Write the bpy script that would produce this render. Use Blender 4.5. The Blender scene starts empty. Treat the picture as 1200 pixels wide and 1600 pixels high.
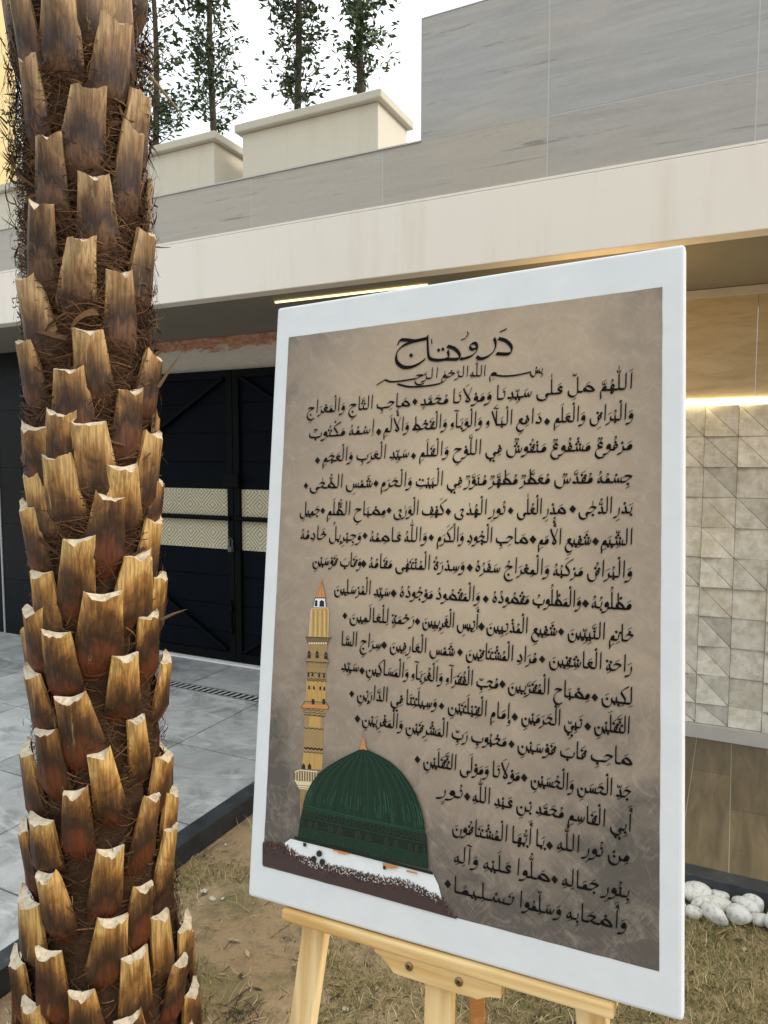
import bpy, math, random
import numpy as np
from mathutils import Vector, Matrix
random.seed(7)
rng = np.random.default_rng(11)
SC = bpy.context.scene
COL = SC.collection
R = math.radians

# ---------------------------------------------------------------- camera, sky, sun, exposure
EYE, FPX, PITCH = 1.5, 1120.0, math.atan(85/1120.0)      # eye height, focal length in px of 1200x1600
cam = bpy.data.cameras.new('camera'); cam_o = bpy.data.objects.new('camera', cam); COL.objects.link(cam_o)
cam.sensor_fit = 'VERTICAL'; cam.sensor_height = 36.0; cam.lens = FPX/1600*36.0
cam.clip_start = 0.05; cam.clip_end = 500
cam_o.location = (0, 0, EYE); cam_o.rotation_euler = (R(90)-PITCH, 0, 0)
SC.camera = cam_o
SUN_DIR = Vector((math.cos(R(26.2))*.93+math.sin(R(26.2))*.30, -math.sin(R(26.2))*.93+math.cos(R(26.2))*.30, .62)).normalized()
SUN_EL = math.asin(SUN_DIR.z); SUN_AZ = math.atan2(SUN_DIR.x, SUN_DIR.y)
w = bpy.data.worlds.new('World'); SC.world = w; w.use_nodes = True
nt = w.node_tree; bg = nt.nodes['Background']
sky = nt.nodes.new('ShaderNodeTexSky'); sky.sky_type = 'NISHITA'; sky.sun_disc = False
sky.sun_elevation = SUN_EL; sky.sun_rotation = SUN_AZ
sky.air_density = 1.0; sky.dust_density = 3.0; sky.ozone_density = 1.2
hs = nt.nodes.new('ShaderNodeHueSaturation'); hs.inputs['Saturation'].default_value = 0.7
veil = nt.nodes.new('ShaderNodeTexNoise'); veil.inputs['Scale'].default_value = 1.6; veil.inputs['Detail'].default_value = 5   # a thin bright veil of cloud
vr = nt.nodes.new('ShaderNodeMapRange'); vr.inputs['From Min'].default_value = .3; vr.inputs['From Max'].default_value = .7; vr.inputs['To Min'].default_value = .72; vr.inputs['To Max'].default_value = .95
tcw = nt.nodes.new('ShaderNodeTexCoord'); sxw = nt.nodes.new('ShaderNodeSeparateXYZ'); nt.links.new(tcw.outputs['Generated'], sxw.inputs[0])
hz = nt.nodes.new('ShaderNodeMapRange'); hz.inputs['From Min'].default_value = -.62; hz.inputs['From Max'].default_value = -.08     # thinner, bluer veil towards the west
nt.links.new(sxw.outputs[0], hz.inputs['Value'])
vc = nt.nodes.new('ShaderNodeMix'); vc.data_type = 'RGBA'; vc.inputs[6].default_value = (4.6, 5.3, 5.6, 1); vc.inputs[7].default_value = (6.2, 6.5, 6.45, 1); nt.links.new(hz.outputs[0], vc.inputs[0])
mx = nt.nodes.new('ShaderNodeMix'); mx.data_type = 'RGBA'; 
ev = nt.nodes.new('ShaderNodeMapRange'); ev.inputs['From Min'].default_value = .1; ev.inputs['From Max'].default_value = .85; ev.inputs['To Min'].default_value = .56; ev.inputs['To Max'].default_value = 1.45   # overcast: the zenith is the bright part
nt.links.new(sxw.outputs[2], ev.inputs['Value'])
el = nt.nodes.new('ShaderNodeVectorMath'); el.operation = 'SCALE'; nt.links.new(vc.outputs[2], el.inputs[0]); nt.links.new(ev.outputs[0], el.inputs['Scale'])
nt.links.new(el.outputs[0], mx.inputs[7])
nt.links.new(veil.outputs['Fac'], vr.inputs['Value']); nt.links.new(vr.outputs[0], mx.inputs[0])
nt.links.new(sky.outputs[0], hs.inputs['Color']); nt.links.new(hs.outputs[0], mx.inputs[6]); nt.links.new(mx.outputs[2], bg.inputs['Color'])
bg.inputs['Strength'].default_value = 0.15
sl = bpy.data.lights.new('sun', 'SUN'); sl.energy = 1.2; sl.angle = R(12); sl.color = (1.0, .93, .82)
so = bpy.data.objects.new('sun', sl); COL.objects.link(so)
so.rotation_euler = (-SUN_DIR).to_track_quat('-Z', 'Y').to_euler()
SC.view_settings.view_transform = 'Standard'; SC.view_settings.look = 'None'
SC.view_settings.exposure = 0.8; SC.view_settings.gamma = 1.0

# ---------------------------------------------------------------- frames of reference
AL = R(26.2)                                              # the house stands turned by this much
HU = Vector((math.cos(AL), -math.sin(AL), 0)); HN = Vector((math.sin(AL), math.cos(AL), 0))
def house(s, d, z=0.0):                                   # metres along / behind / above, in the house's frame
    return HU*s + HN*d + Vector((0, 0, z))
HROT = (0, 0, -AL)

# ---------------------------------------------------------------- mesh helpers
class MB:
    def __init__(s):
        s.v, s.f, s.m, s.t = [], [], [], []
    def poly(s, pts, m=0, t=0.0):
        i = len(s.v); s.v += [tuple(p) for p in pts]; s.f.append(list(range(i, i+len(pts)))); s.m.append(m); s.t.append(t)
    def box(s, x0, x1, y0, y1, z0, z1, m=0, t=0.0):
        i = len(s.v)
        s.v += [(x0,y0,z0),(x1,y0,z0),(x1,y1,z0),(x0,y1,z0),(x0,y0,z1),(x1,y0,z1),(x1,y1,z1),(x0,y1,z1)]
        for q in ((0,3,2,1),(4,5,6,7),(0,1,5,4),(1,2,6,5),(2,3,7,6),(3,0,4,7)):
            s.f.append([i+k for k in q]); s.m.append(m); s.t.append(t)
    def obox(s, c, ax, ay, az, m=0, t=0.0):               # centre and three half-axis vectors
        c, ax, ay, az = Vector(c), Vector(ax), Vector(ay), Vector(az); i = len(s.v)
        for sz in (-1, 1):
            for sx, sy in ((-1,-1),(1,-1),(1,1),(-1,1)):
                s.v.append(tuple(c+ax*sx+ay*sy+az*sz))
        for q in ((0,3,2,1),(4,5,6,7),(0,1,5,4),(1,2,6,5),(2,3,7,6),(3,0,4,7)):
            s.f.append([i+k for k in q]); s.m.append(m); s.t.append(t)
    def beam(s, a, b, w, h, up=(0,0,1), m=0):
        a, b = Vector(a), Vector(b); d = (b-a); x = d.cross(Vector(up)).normalized()*w/2; y = x.cross(d).normalized()*h/2
        s.obox((a+b)/2, d/2, x, y, m)
    def prism(s, pts, z0, z1, m=0, t=0.0):                # outline in x,y (counter-clockwise), extruded in z
        i = len(s.v); n = len(pts)
        s.v += [(x, y, z0) for x, y in pts] + [(x, y, z1) for x, y in pts]
        s.f.append([i+n+k for k in range(n)]); s.f.append([i+k for k in reversed(range(n))])
        s.m += [m, m]; s.t += [t, t]
        for k in range(n):
            l = (k+1) % n; s.f.append([i+k, i+l, i+n+l, i+n+k]); s.m.append(m); s.t.append(t)
    def tube(s, pts, rad, n=8, m=0, cap=True):
        pts = [Vector(p) for p in pts]; i = len(s.v)
        rad = rad if hasattr(rad, '__len__') else [rad]*len(pts)
        for k, p in enumerate(pts):
            d = (pts[min(k+1, len(pts)-1)]-pts[max(k-1, 0)]).normalized()
            a = d.orthogonal().normalized() if abs(d.z) < .9 else d.cross(Vector((1,0,0))).normalized(); b = d.cross(a)
            for j in range(n):
                q = 2*math.pi*j/n; s.v.append(tuple(p+(a*math.cos(q)+b*math.sin(q))*rad[k]))
        for k in range(len(pts)-1):
            for j in range(n):
                l = (j+1) % n
                s.f.append([i+k*n+j, i+k*n+l, i+(k+1)*n+l, i+(k+1)*n+j]); s.m.append(m); s.t.append(0.0)
        if cap:
            s.f.append([i+j for j in reversed(range(n))]); s.f.append([i+(len(pts)-1)*n+j for j in range(n)]); s.m += [m, m]; s.t += [0.0, 0.0]
    def build(s, name, mats, parent=None, org=(0,0,0), smooth=False, bevel=0.0, seg=2):
        me = bpy.data.meshes.new(name)
        ox, oy, oz = org
        me.from_pydata([(x-ox, y-oy, z-oz) for x, y, z in s.v], [], s.f)
        mats = mats if isinstance(mats, (list, tuple)) else [mats]
        for mm in mats: me.materials.append(mm)
        me.polygons.foreach_set('material_index', s.m)
        if any(s.t):
            me.attributes.new('tone', 'FLOAT', 'FACE').data.foreach_set('value', s.t)
        if smooth: me.polygons.foreach_set('use_smooth', [True]*len(s.f))
        me.update()
        o = bpy.data.objects.new(name, me); COL.objects.link(o)
        if parent: o.parent = parent
        if bevel:
            b = o.modifiers.new('bevel', 'BEVEL'); b.width = bevel; b.segments = seg; b.limit_method = 'ANGLE'; b.angle_limit = R(40)
        return o

def tag(o, label=None, cat=None, group=None, kind=None):
    if label: o['label'] = label
    if cat: o['category'] = cat
    if group: o['group'] = group
    if kind: o['kind'] = kind
    return o
def empty(name, loc, rot=(0,0,0)):
    o = bpy.data.objects.new(name, None); COL.objects.link(o); o.location = loc; o.rotation_euler = rot; o.empty_display_size = .1
    return o
def in_house(o):                                          # a top-level object whose mesh is in house coordinates
    o.rotation_euler = HROT; return o
def fast_mesh(name, verts, faces, mats, parent=None, attrs=None, smooth=False):
    """verts (n,3) array, faces (m,k) array"""
    me = bpy.data.meshes.new(name); n, m, k = len(verts), len(faces), faces.shape[1]
    me.vertices.add(n); me.vertices.foreach_set('co', np.asarray(verts, np.float32).ravel())
    me.loops.add(m*k); me.loops.foreach_set('vertex_index', np.asarray(faces, np.int32).ravel())
    me.polygons.add(m); me.polygons.foreach_set('loop_start', np.arange(0, m*k, k, dtype=np.int32))
    for a, (dom, val) in (attrs or {}).items():
        me.attributes.new(a, 'FLOAT', dom).data.foreach_set('value', np.asarray(val, np.float32))
    if smooth: me.polygons.foreach_set('use_smooth', [True]*m)
    me.update(calc_edges=True); me.validate()
    for mm in (mats if isinstance(mats, (list, tuple)) else [mats]): me.materials.append(mm)
    o = bpy.data.objects.new(name, me); COL.objects.link(o)
    if parent: o.parent = parent
    return o
# ---------------------------------------------------------------- procedural materials
class NT:
    def __init__(s, name, rough=.6, spec=.4):
        s.m = bpy.data.materials.new(name); s.m.use_nodes = True; s.t = s.m.node_tree
        s.p = s.t.nodes['Principled BSDF']; s.p.inputs['Roughness'].default_value = rough
        s.p.inputs['Specular IOR Level'].default_value = spec
    def n(s, kind, **kw):
        o = s.t.nodes.new('ShaderNode'+kind)
        for k, v in kw.items():
            if k in o.inputs: s.set(o.inputs[k], v)
            else: setattr(o, k, v)
        return o
    def set(s, sock, v):
        if isinstance(v, bpy.types.NodeSocket): s.t.links.new(v, sock)
        elif isinstance(v, bpy.types.Node): s.t.links.new(v.outputs[0], sock)
        else: sock.default_value = v
    def coord(s, scale=(1,1,1), kind='Object', rot=(0,0,0)):
        tc = s.n('TexCoord'); mp = s.n('Mapping'); s.t.links.new(tc.outputs[kind], mp.inputs[0])
        mp.inputs['Scale'].default_value = scale; mp.inputs['Rotation'].default_value = rot
        return mp.outputs[0]
    def coord_rs(s, rot, scale):                          # turn first, then stretch: streaks along the turned x axis
        tc = s.n('TexCoord'); a = s.n('Mapping'); b = s.n('Mapping'); s.t.links.new(tc.outputs['Object'], a.inputs[0]); s.t.links.new(a.outputs[0], b.inputs[0])
        a.inputs['Rotation'].default_value = (0, 0, rot); b.inputs['Scale'].default_value = scale; return b.outputs[0]
    def noise(s, vec, scale=5, detail=4, rough=.55, dist=0):
        o = s.n('TexNoise'); s.set(o.inputs['Vector'], vec); o.inputs['Scale'].default_value = scale
        o.inputs['Detail'].default_value = detail; o.inputs['Roughness'].default_value = rough; o.inputs['Distortion'].default_value = dist
        return o.outputs['Fac']
    def ramp(s, fac, stops):
        o = s.n('ValToRGB'); s.set(o.inputs[0], fac); e = o.color_ramp.elements
        while len(e) < len(stops): e.new(.5)
        for k, (p, c) in enumerate(stops):
            e[k].position = p; e[k].color = (c[0], c[1], c[2], 1) if hasattr(c, '__len__') else (c, c, c, 1)
        return o.outputs['Color']
    def mix(s, fac, a, b, mode='MIX'):
        o = s.n('Mix', data_type='RGBA', blend_type=mode)
        s.set(o.inputs[0], fac)
        for sock, v in ((o.inputs[6], a), (o.inputs[7], b)):
            if isinstance(v, tuple) and len(v) == 3: v = v+(1,)
            s.set(sock, v)
        return o.outputs[2]
    def math(s, op, a, b=None, c=None, clamp=False):
        o = s.n('Math', operation=op); o.use_clamp = clamp
        for k, v in enumerate((a, b, c)):
            if v is not None: s.set(o.inputs[k], v)
        return o.outputs[0]
    def attr(s, name):
        return s.n('Attribute', attribute_name=name).outputs['Fac']
    def base(s, c):
        s.set(s.p.inputs['Base Color'], c if not (isinstance(c, tuple) and len(c) == 3) else c+(1,)); return s
    def rough(s, r): s.set(s.p.inputs['Roughness'], r); return s
    def bump(s, h, strength=.3, dist=.01):
        b = s.n('Bump'); s.set(b.inputs['Height'], h); b.inputs['Strength'].default_value = strength; b.inputs['Distance'].default_value = dist
        s.t.links.new(b.outputs[0], s.p.inputs['Normal']); return s
def plain(name, c, rough=.6, spec=.4, metal=0.0, var=.0, vs=20):
    k = NT(name, rough, spec); k.p.inputs['Metallic'].default_value = metal
    if var:
        f = k.noise(k.coord(), vs, 4); k.base(k.mix(f, tuple(x*(1-var) for x in c), tuple(min(1, x*(1+var)) for x in c)))
    else: k.base(c)
    return k.m
def emit(name, c, strength):
    k = NT(name); k.base((.8,.8,.8)); k.p.inputs['Emission Color'].default_value = c+(1,); k.p.inputs['Emission Strength'].default_value = strength
    return k.m

def m_paint(name, c, stain=.12, warm=(1,.95,.86)):
    k = NT(name, .7, .25); v = k.coord()
    a = k.noise(v, 1.6, 6, .6); b = k.noise(k.coord((6, 6, .7)), 1.5, 5, .65)
    col = k.mix(a, tuple(x*(1-stain) for x in c), c)
    f = k.ramp(b, [(.52, 0), (.8, 1)])
    col = k.mix(k.math('MULTIPLY', f, .55), col, tuple(c[i]*.78*warm[i] for i in range(3)))
    k.base(col); k.bump(k.noise(v, 160, 3), .12, .002); return k.m
M_CREAM = m_paint('cream_paint', (.84, .77, .69), .09)
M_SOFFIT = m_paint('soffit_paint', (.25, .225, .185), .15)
M_PLANTER = m_paint('planter_plaster', (.66, .60, .49), .18, (1, .9, .72))
M_PLCAP = m_paint('planter_cap_plaster', (.60, .55, .45), .25, (1, .9, .75))

def m_tile():
    k = NT('grey_stone_tile', .38, .5)
    v1 = k.coord((.8, 1, 9.0)); v2 = k.coord((.55, 1, 1.2)); v3 = k.coord((1.3, 1, 26))
    big = k.noise(v2, 2.2, 5, .6); st = k.noise(v1, 2.6, 8, .68, .8); fine = k.noise(k.coord(), 55, 5, .6); thin = k.noise(v3, 1.4, 6, .7, .4)
    col = k.ramp(st, [(.25, (.28,.272,.265)), (.5, (.36,.352,.348)), (.75, (.42,.412,.41))])
    tan = k.mix(st, (.37,.315,.255), (.52,.46,.39))
    col = k.mix(k.math('ADD', k.ramp(big, [(.46, 0), (.62, .55)]), k.attr('tanness'), clamp=True), col, tan)
    dark = k.ramp(thin, [(.60, 0), (.66, 1)])
    col = k.mix(k.math('MULTIPLY', dark, .6), col, (.13,.115,.10))
    col = k.mix(k.math('MULTIPLY', fine, .25), col, (.17,.165,.16))
    t = k.attr('tone')
    hv = k.n('HueSaturation'); k.set(hv.inputs['Color'], col); k.set(hv.inputs['Value'], k.math('ADD', t, 1.0))
    k.base(hv.outputs[0]); k.rough(k.ramp(st, [(.3, .42), (.7, .3)])); k.bump(fine, .15, .002)
    return k.m
M_TILE = m_tile()
M_GROUT = plain('pale_grout', (.50, .49, .48), .8, .2)
M_DARKGROUT = plain('dark_grout', (.10, .09, .075), .9, .1)

def m_tan():
    k = NT('tan_stone_panel', .5, .35); st = k.noise(k.coord((1.2, 1, 5)), 3, 8, .66, .6); f = k.noise(k.coord(), 70, 4)
    c = k.ramp(st, [(.3, (.40,.30,.17)), (.55, (.53,.42,.26)), (.75, (.58,.48,.33))])
    k.base(k.mix(k.math('MULTIPLY', f, .25), c, (.25,.19,.12))); k.bump(f, .15, .002); return k.m
M_TAN = m_tan()
def m_trav():
    k = NT('travertine', .6, .3); t = k.attr('tone'); v = k.coord()
    f = k.noise(v, 24, 7, .65); big = k.noise(v, 5, 4)
    c = k.ramp(f, [(.3, (.50,.44,.345)), (.6, (.74,.68,.58)), (.8, (.82,.77,.68))])
    c = k.mix(k.ramp(big, [(.5, 0), (.75, .6)]), c, (.52,.43,.29))
    vo = k.n('TexVoronoi'); k.set(vo.inputs['Vector'], k.coord((1,1,1.8))); vo.inputs['Scale'].default_value = 48
    pit = k.math('LESS_THAN', vo.outputs['Distance'], .13)
    pit = k.math('MULTIPLY', pit, k.ramp(k.noise(v, 9, 3), [(.5, 0), (.6, 1)]))
    c = k.mix(pit, c, (.17,.12,.08))
    hv = k.n('HueSaturation'); k.set(hv.inputs['Color'], c); k.set(hv.inputs['Value'], k.math('ADD', t, 1.0)); k.base(hv.outputs[0])
    k.bump(k.math('SUBTRACT', f, pit), .35, .003); return k.m
M_TRAV = m_trav()
def m_brick():
    k = NT('whitewashed_brick', .85, .2); v = k.coord((1,1,1), rot=(R(90),0,0))
    b = k.n('TexBrick'); k.set(b.inputs['Vector'], v); b.inputs['Scale'].default_value = 1.0
    b.inputs['Brick Width'].default_value = .21; b.inputs['Row Height'].default_value = .062; b.inputs['Mortar Size'].default_value = .006
    b.inputs['Color1'].default_value = (.30,.10,.055,1); b.inputs['Color2'].default_value = (.42,.19,.11,1); b.inputs['Mortar'].default_value = (.36,.20,.13,1)
    sep = k.n('SeparateXYZ'); k.set(sep.inputs[0], k.coord())
    n = k.noise(k.coord((3,1,9)), 2.2, 7, .7)
    h = k.math('ADD', k.math('MULTIPLY', k.math('SUBTRACT', sep.outputs[2], 2.165), 9.0), k.math('MULTIPLY', k.math('SUBTRACT', n, .5), 2.2))
    white = k.ramp(h, [(.0, 1), (.18, 0)])
    wc = k.mix(k.noise(k.coord((4,1,10)), 5, 6, .7), (.40,.35,.30), (.66,.63,.59))
    k.base(k.mix(white, k.mix(k.ramp(k.noise(k.coord((5,1,14)), 3, 6, .7), [(.45,0),(.62,.75)]), b.outputs['Color'], (.55,.40,.32)), wc)); k.bump(b.outputs['Fac'], -.4, .004); return k.m
M_BRICK = m_brick()
def m_black_tile():
    k = NT('black_wall_tile', .4, .15); n = k.noise(k.coord((1,1,3)), 4, 6)
    k.base(k.mix(n, (.0025,.003,.004), (.007,.008,.010))); k.rough(k.ramp(n, [(.3,.22),(.7,.4)])); return k.m
M_BLACKTILE = m_black_tile()
def m_gate():
    k = NT('dark_painted_steel', .6, .05); n = k.noise(k.coord((1,1,1.0)), 3, 7, .65); d = k.noise(k.coord(), 60, 3)
    c = k.mix(n, (.0018,.0026,.005), (.005,.0068,.011)); k.base(k.mix(k.ramp(d, [(.68,0),(.76,.3)]), c, (.03,.03,.03))); k.bump(n, .05, .01); return k.m
M_GATE = m_gate()
M_GATEBAR = plain('black_steel', (.0015,.0018,.0022), .6, .10, var=.3)
M_FRET = plain('cream_fretwork', (.56,.49,.34), .6, .3, var=.15, vs=8)
def m_fret():
    k = NT('cream_fretwork_panel', .6, .25); sep = k.n('SeparateXYZ'); k.set(sep.inputs[0], k.coord())
    def tri(v, per, off=0.0): return k.math('MULTIPLY', k.math('ABSOLUTE', k.math('SUBTRACT', k.math('FRACT', k.math('ADD', k.math('DIVIDE', v, per), off+50)), .5)), 2.0)
    d = k.math('ADD', tri(sep.outputs[0], .200), tri(sep.outputs[2], .190, .28)); f = k.math('FRACT', k.math('MULTIPLY', d, 3.5))
    line = k.ramp(f, [(.30, 0), (.38, 1), (.86, 1), (.94, 0)]); n = k.noise(k.coord(), 12, 5)
    k.base(k.mix(line, k.mix(n, (.29,.24,.15), (.38,.32,.205)), k.mix(n, (.54,.48,.345), (.62,.56,.42)))); k.bump(line, .6, .006); return k.m
M_FRETBACK = m_fret()
M_STEEL = plain('dull_steel', (.35,.35,.34), .4, .5, .7, var=.2)
M_WHITESTONE = plain('white_marble', (.72,.70,.67), .5, .3, var=.1, vs=6)
M_SKIRT = plain('pale_stone_trim', (.48,.44,.39), .6, .3, var=.15, vs=9)

def m_paving():
    k = NT('grey_slate_paving', .5, .45); v = k.coord(); t = k.attr('tone')
    a = k.noise(v, 1.4, 8, .65, 1.0); b = k.noise(v, 5.5, 7, .7, .8); c3 = k.noise(v, 40, 4)
    c = k.ramp(a, [(.3, (.29,.29,.285)), (.5, (.385,.385,.378)), (.68, (.50,.50,.49))])
    c = k.mix(k.ramp(b, [(.36, .7), (.52, 0)]), c, (.19,.193,.19))
    c = k.mix(k.ramp(k.noise(k.coord((1,1.8,1)), 3.2, 8, .75, 1.5), [(.52, 0), (.68, .8)]), c, (.58,.585,.58))
    c = k.mix(k.math('MULTIPLY', c3, .2), c, (.12,.12,.12))
    hv = k.n('HueSaturation'); k.set(hv.inputs['Color'], c); k.set(hv.inputs['Value'], k.math('ADD', t, 1.0)); k.base(hv.outputs[0])
    k.rough(k.ramp(b, [(.35,.4),(.65,.62)])); k.bump(k.math('ADD', b, k.math('MULTIPLY', c3, .3)), .25, .006); return k.m
M_PAVE = m_paving()
def m_porch():
    k = NT('brown_plank_tile', .4, .4); st = k.noise(k.coord((9,1.1,1)), 2.5, 7, .65, .6); t = k.attr('tone'); f = k.noise(k.coord(), 30, 6, .7)
    c = k.ramp(st, [(.3, (.085,.06,.032)), (.6, (.165,.12,.065)), (.8, (.25,.195,.12))])
    c = k.mix(k.ramp(f, [(.66,0),(.74,.6)]), c, (.40,.36,.28))
    hv = k.n('HueSaturation'); k.set(hv.inputs['Color'], c); k.set(hv.inputs['Value'], k.math('ADD', t, 1.0)); k.base(hv.outputs[0])
    k.bump(st, .1, .004); return k.m
M_PORCH = m_porch()
def m_kerb():
    k = NT('black_granite_kerb', .45, .5); n = k.noise(k.coord((1,1,1)), 9, 8, .7)
    k.base(k.ramp(n, [(.35, (.012,.014,.017)), (.6, (.035,.039,.045)), (.78, (.14,.145,.15))])); k.bump(n, .3, .005); return k.m
M_KERB = m_kerb()
def m_sand():
    k = NT('sandy_soil', .95, .15); v = k.coord(kind='Object')
    a = k.noise(v, 1.7, 7, .62); b = k.noise(v, 11, 7, .7); f = k.noise(v, 120, 5, .7); pat = k.noise(v, 4.2, 6, .66, .6)
    c = k.ramp(a, [(.3, (.27,.175,.092)), (.55, (.39,.275,.16)), (.75, (.50,.38,.24))])
    c = k.mix(k.ramp(b, [(.5, 0), (.66, .75)]), c, (.155,.112,.066))
    c = k.mix(k.ramp(pat, [(.52, 0), (.62, .75)]), c, (.165,.14,.062))
    c = k.mix(k.ramp(f, [(.55, 0), (.8, .65)]), c, (.44,.36,.25))
    c = k.mix(k.ramp(f, [(.2, .7), (.4, 0)]), c, (.08,.055,.03))
    k.base(c); k.bump(k.math('ADD', k.math('MULTIPLY', f, .4), b), .9, .012); return k.m
M_SAND = m_sand()
def m_blade():
    k = NT('dry_grass', .7, .2); t = k.attr('tone')
    k.base(k.ramp(t, [(0, (.10,.10,.03)), (.3, (.22,.185,.065)), (.65, (.43,.34,.16)), (1, (.64,.55,.33))])); return k.m
M_BLADE = m_blade()
def m_leaf():
    k = NT('tree_leaf', .55, .35); t = k.attr('tone')
    k.base(k.ramp(t, [(0, (.022,.038,.014)), (.5, (.06,.095,.03)), (1, (.17,.215,.075))]))
    k.p.inputs['Transmission Weight'].default_value = 0; return k.m
M_LEAF = m_leaf()
M_BARK = plain('thin_tree_bark', (.075,.06,.045), .85, .2, var=.4, vs=40)
def m_pine(name, along):
    k = NT(name, .45, .35); st = (2.2, 30, 30) if along == 'x' else (30, 2.2, 30)
    n = k.noise(k.coord(st), 1.0, 4, .55, .5); n2 = k.noise(k.coord(tuple(3*q for q in st)), 1.0, 4, .6); kn = k.noise(k.coord(tuple(q*.35 for q in st)), 1.0, 3, .5, 1.0)
    c = k.ramp(n, [(.36, (.54,.32,.11)), (.5, (.71,.50,.235)), (.64, (.82,.64,.37))]); c = k.mix(k.ramp(n2, [(.5,0),(.75,.45)]), c, (.52,.31,.11))
    c = k.mix(k.ramp(kn, [(.56,0),(.66,.7)]), c, (.50,.28,.10))
    k.base(c); k.bump(n2, .06, .002); return k.m
M_PINE = m_pine('pine_wood', 'y'); M_PINEX = m_pine('pine_wood_lengthwise', 'x')
def m_pine_red():
    k = NT('reddish_pine_wood', .5, .3); n = k.noise(k.coord((1.2, 14, 14)), 2.4, 5, .6, 1.2)
    k.base(k.ramp(n, [(.3, (.55,.25,.085)), (.5, (.46,.19,.06)), (.7, (.62,.34,.14))])); return k.m
M_PINERED = m_pine_red()
M_BRASS = plain('dark_brass', (.22,.15,.07), .35, .5, .85, var=.2)
M_SLOT = plain('screw_recess', (.01,.008,.006), .6)
def m_canvas():
    k = NT('primed_canvas', .75, .2); v = k.coord()
    a = k.n('TexWave', wave_type='BANDS', bands_direction='X'); k.set(a.inputs['Vector'], v); a.inputs['Scale'].default_value = 260; a.inputs['Distortion'].default_value = 1.5
    b = k.n('TexWave', wave_type='BANDS', bands_direction='Y'); k.set(b.inputs['Vector'], v); b.inputs['Scale'].default_value = 260; b.inputs['Distortion'].default_value = 1.5
    n = k.noise(v, 16, 7, .68); h = k.math('ADD', a.outputs['Fac'], b.outputs['Fac'])
    k.base(k.mix(n, (.585,.605,.63), (.73,.745,.765))); k.bump(k.math('ADD', h, k.math('MULTIPLY', k.noise(v, 60, 4), 2.0)), .12, .0015); return k.m
M_CANVAS = m_canvas()
def m_ground_paint():
    k = NT('mottled_brown_paint', .62, .3); v = k.coord()
    sep = k.n('SeparateXYZ'); k.set(sep.inputs[0], v)
    # the painter's own blend: a pale warm middle, grey-brown rim, darkest at the foot
    dx = k.math('MULTIPLY', k.math('SUBTRACT', sep.outputs[0], .015), 2.4); dy = k.math('MULTIPLY', k.math('SUBTRACT', sep.outputs[1], .60), 1.85)
    rr = k.math('SQRT', k.math('ADD', k.math('MULTIPLY', dx, dx), k.math('MULTIPLY', dy, dy)))
    n = k.noise(v, 9, 6, .62, .5); n2 = k.noise(v, 26, 6, .68, 1.5)
    g = k.math('ADD', rr, k.math('MULTIPLY', k.math('SUBTRACT', n, .5), .75))
    c = k.ramp(g, [(.0, (.50,.395,.28)), (.38, (.39,.302,.218)), (.76, (.26,.205,.16)), (.98, (.10,.085,.073))])
    c = k.mix(k.ramp(n2, [(.5, 0), (.75, .35)]), c, (.50,.41,.32))
    # dry brush strokes: short crossed slanting streaks
    for rz, lo in ((R(38), .56), (R(-52), .58), (R(75), .60)):
        s1 = k.noise(k.coord_rs(rz, (40, 330, 1)), 1.0, 3, .6, .2); s2 = k.noise(k.coord_rs(rz, (16, 26, 1)), 1.0, 3)
        f = k.math('MULTIPLY', k.ramp(s1, [(lo-.06, 0), (lo+.08, 1)]), k.ramp(s2, [(.45, 0), (.62, .11)]))
        c = k.mix(f, c, (.60,.51,.41))
    k.base(c); k.bump(k.math('ADD', n2, k.noise(k.coord_rs(R(38), (18,220,1)), 1.0, 4)), .12, .001); return k.m
M_PAINTBG = m_ground_paint()
M_INK = plain('black_lettering_paint', (.006,.0055,.005), .6, .12)
# ---------------------------------------------------------------- ground, paving, kerb  (house coordinates)
def axis(a, b, fa, fb, fine, coarse):
    c1 = list(np.arange(fa, fb+1e-6, fine)); out = [-60., -30., -14.] + list(np.arange(a, fa-1e-6, coarse)) + c1 + list(np.arange(fb+coarse, b, coarse)) + [14., 30., 60.]
    return np.array(sorted(set(np.round(out, 4))))
def hash_noise(x, y, seed):                               # smooth value noise for real bumps in the soil
    r = np.random.default_rng(seed).random((256, 256)); xi = np.floor(x).astype(int); yi = np.floor(y).astype(int); fx = x-xi; fy = y-yi
    fx = fx*fx*(3-2*fx); fy = fy*fy*(3-2*fy); g = lambda i, j: r[i % 256, j % 256]
    return (g(xi, yi)*(1-fx)+g(xi+1, yi)*fx)*(1-fy)+(g(xi, yi+1)*(1-fx)+g(xi+1, yi+1)*fx)*fy
def soil_z(s, d):
    z = (hash_noise(s*3, d*3, 1)-.5)*.02 + (hash_noise(s*11, d*11, 2)-.5)*.012 + (hash_noise(s*34, d*34, 3)-.5)*.006
    inside = np.clip((s+1.78)/.12, 0, 1)*np.clip((2.64-d)/.12, 0, 1)
    return z*inside - .006*(1-inside)
gs = axis(-3, 6, -1.9, 2.2, .02, .3); gd = axis(-2, 6, .5, 2.75, .02, .3)
S_, D_ = np.meshgrid(gs, gd, indexing='ij'); Z_ = soil_z(S_, D_)
gv = np.stack([S_, D_, Z_], -1).reshape(-1, 3); ns, nd = len(gs), len(gd)
ii, jj = np.meshgrid(np.arange(ns-1), np.arange(nd-1), indexing='ij'); q = (ii*nd+jj).ravel()
ground = fast_mesh('ground', gv, np.stack([q, q+nd, q+nd+1, q+1], 1), M_SAND, smooth=True)
tag(in_house(ground), kind='structure')

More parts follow.
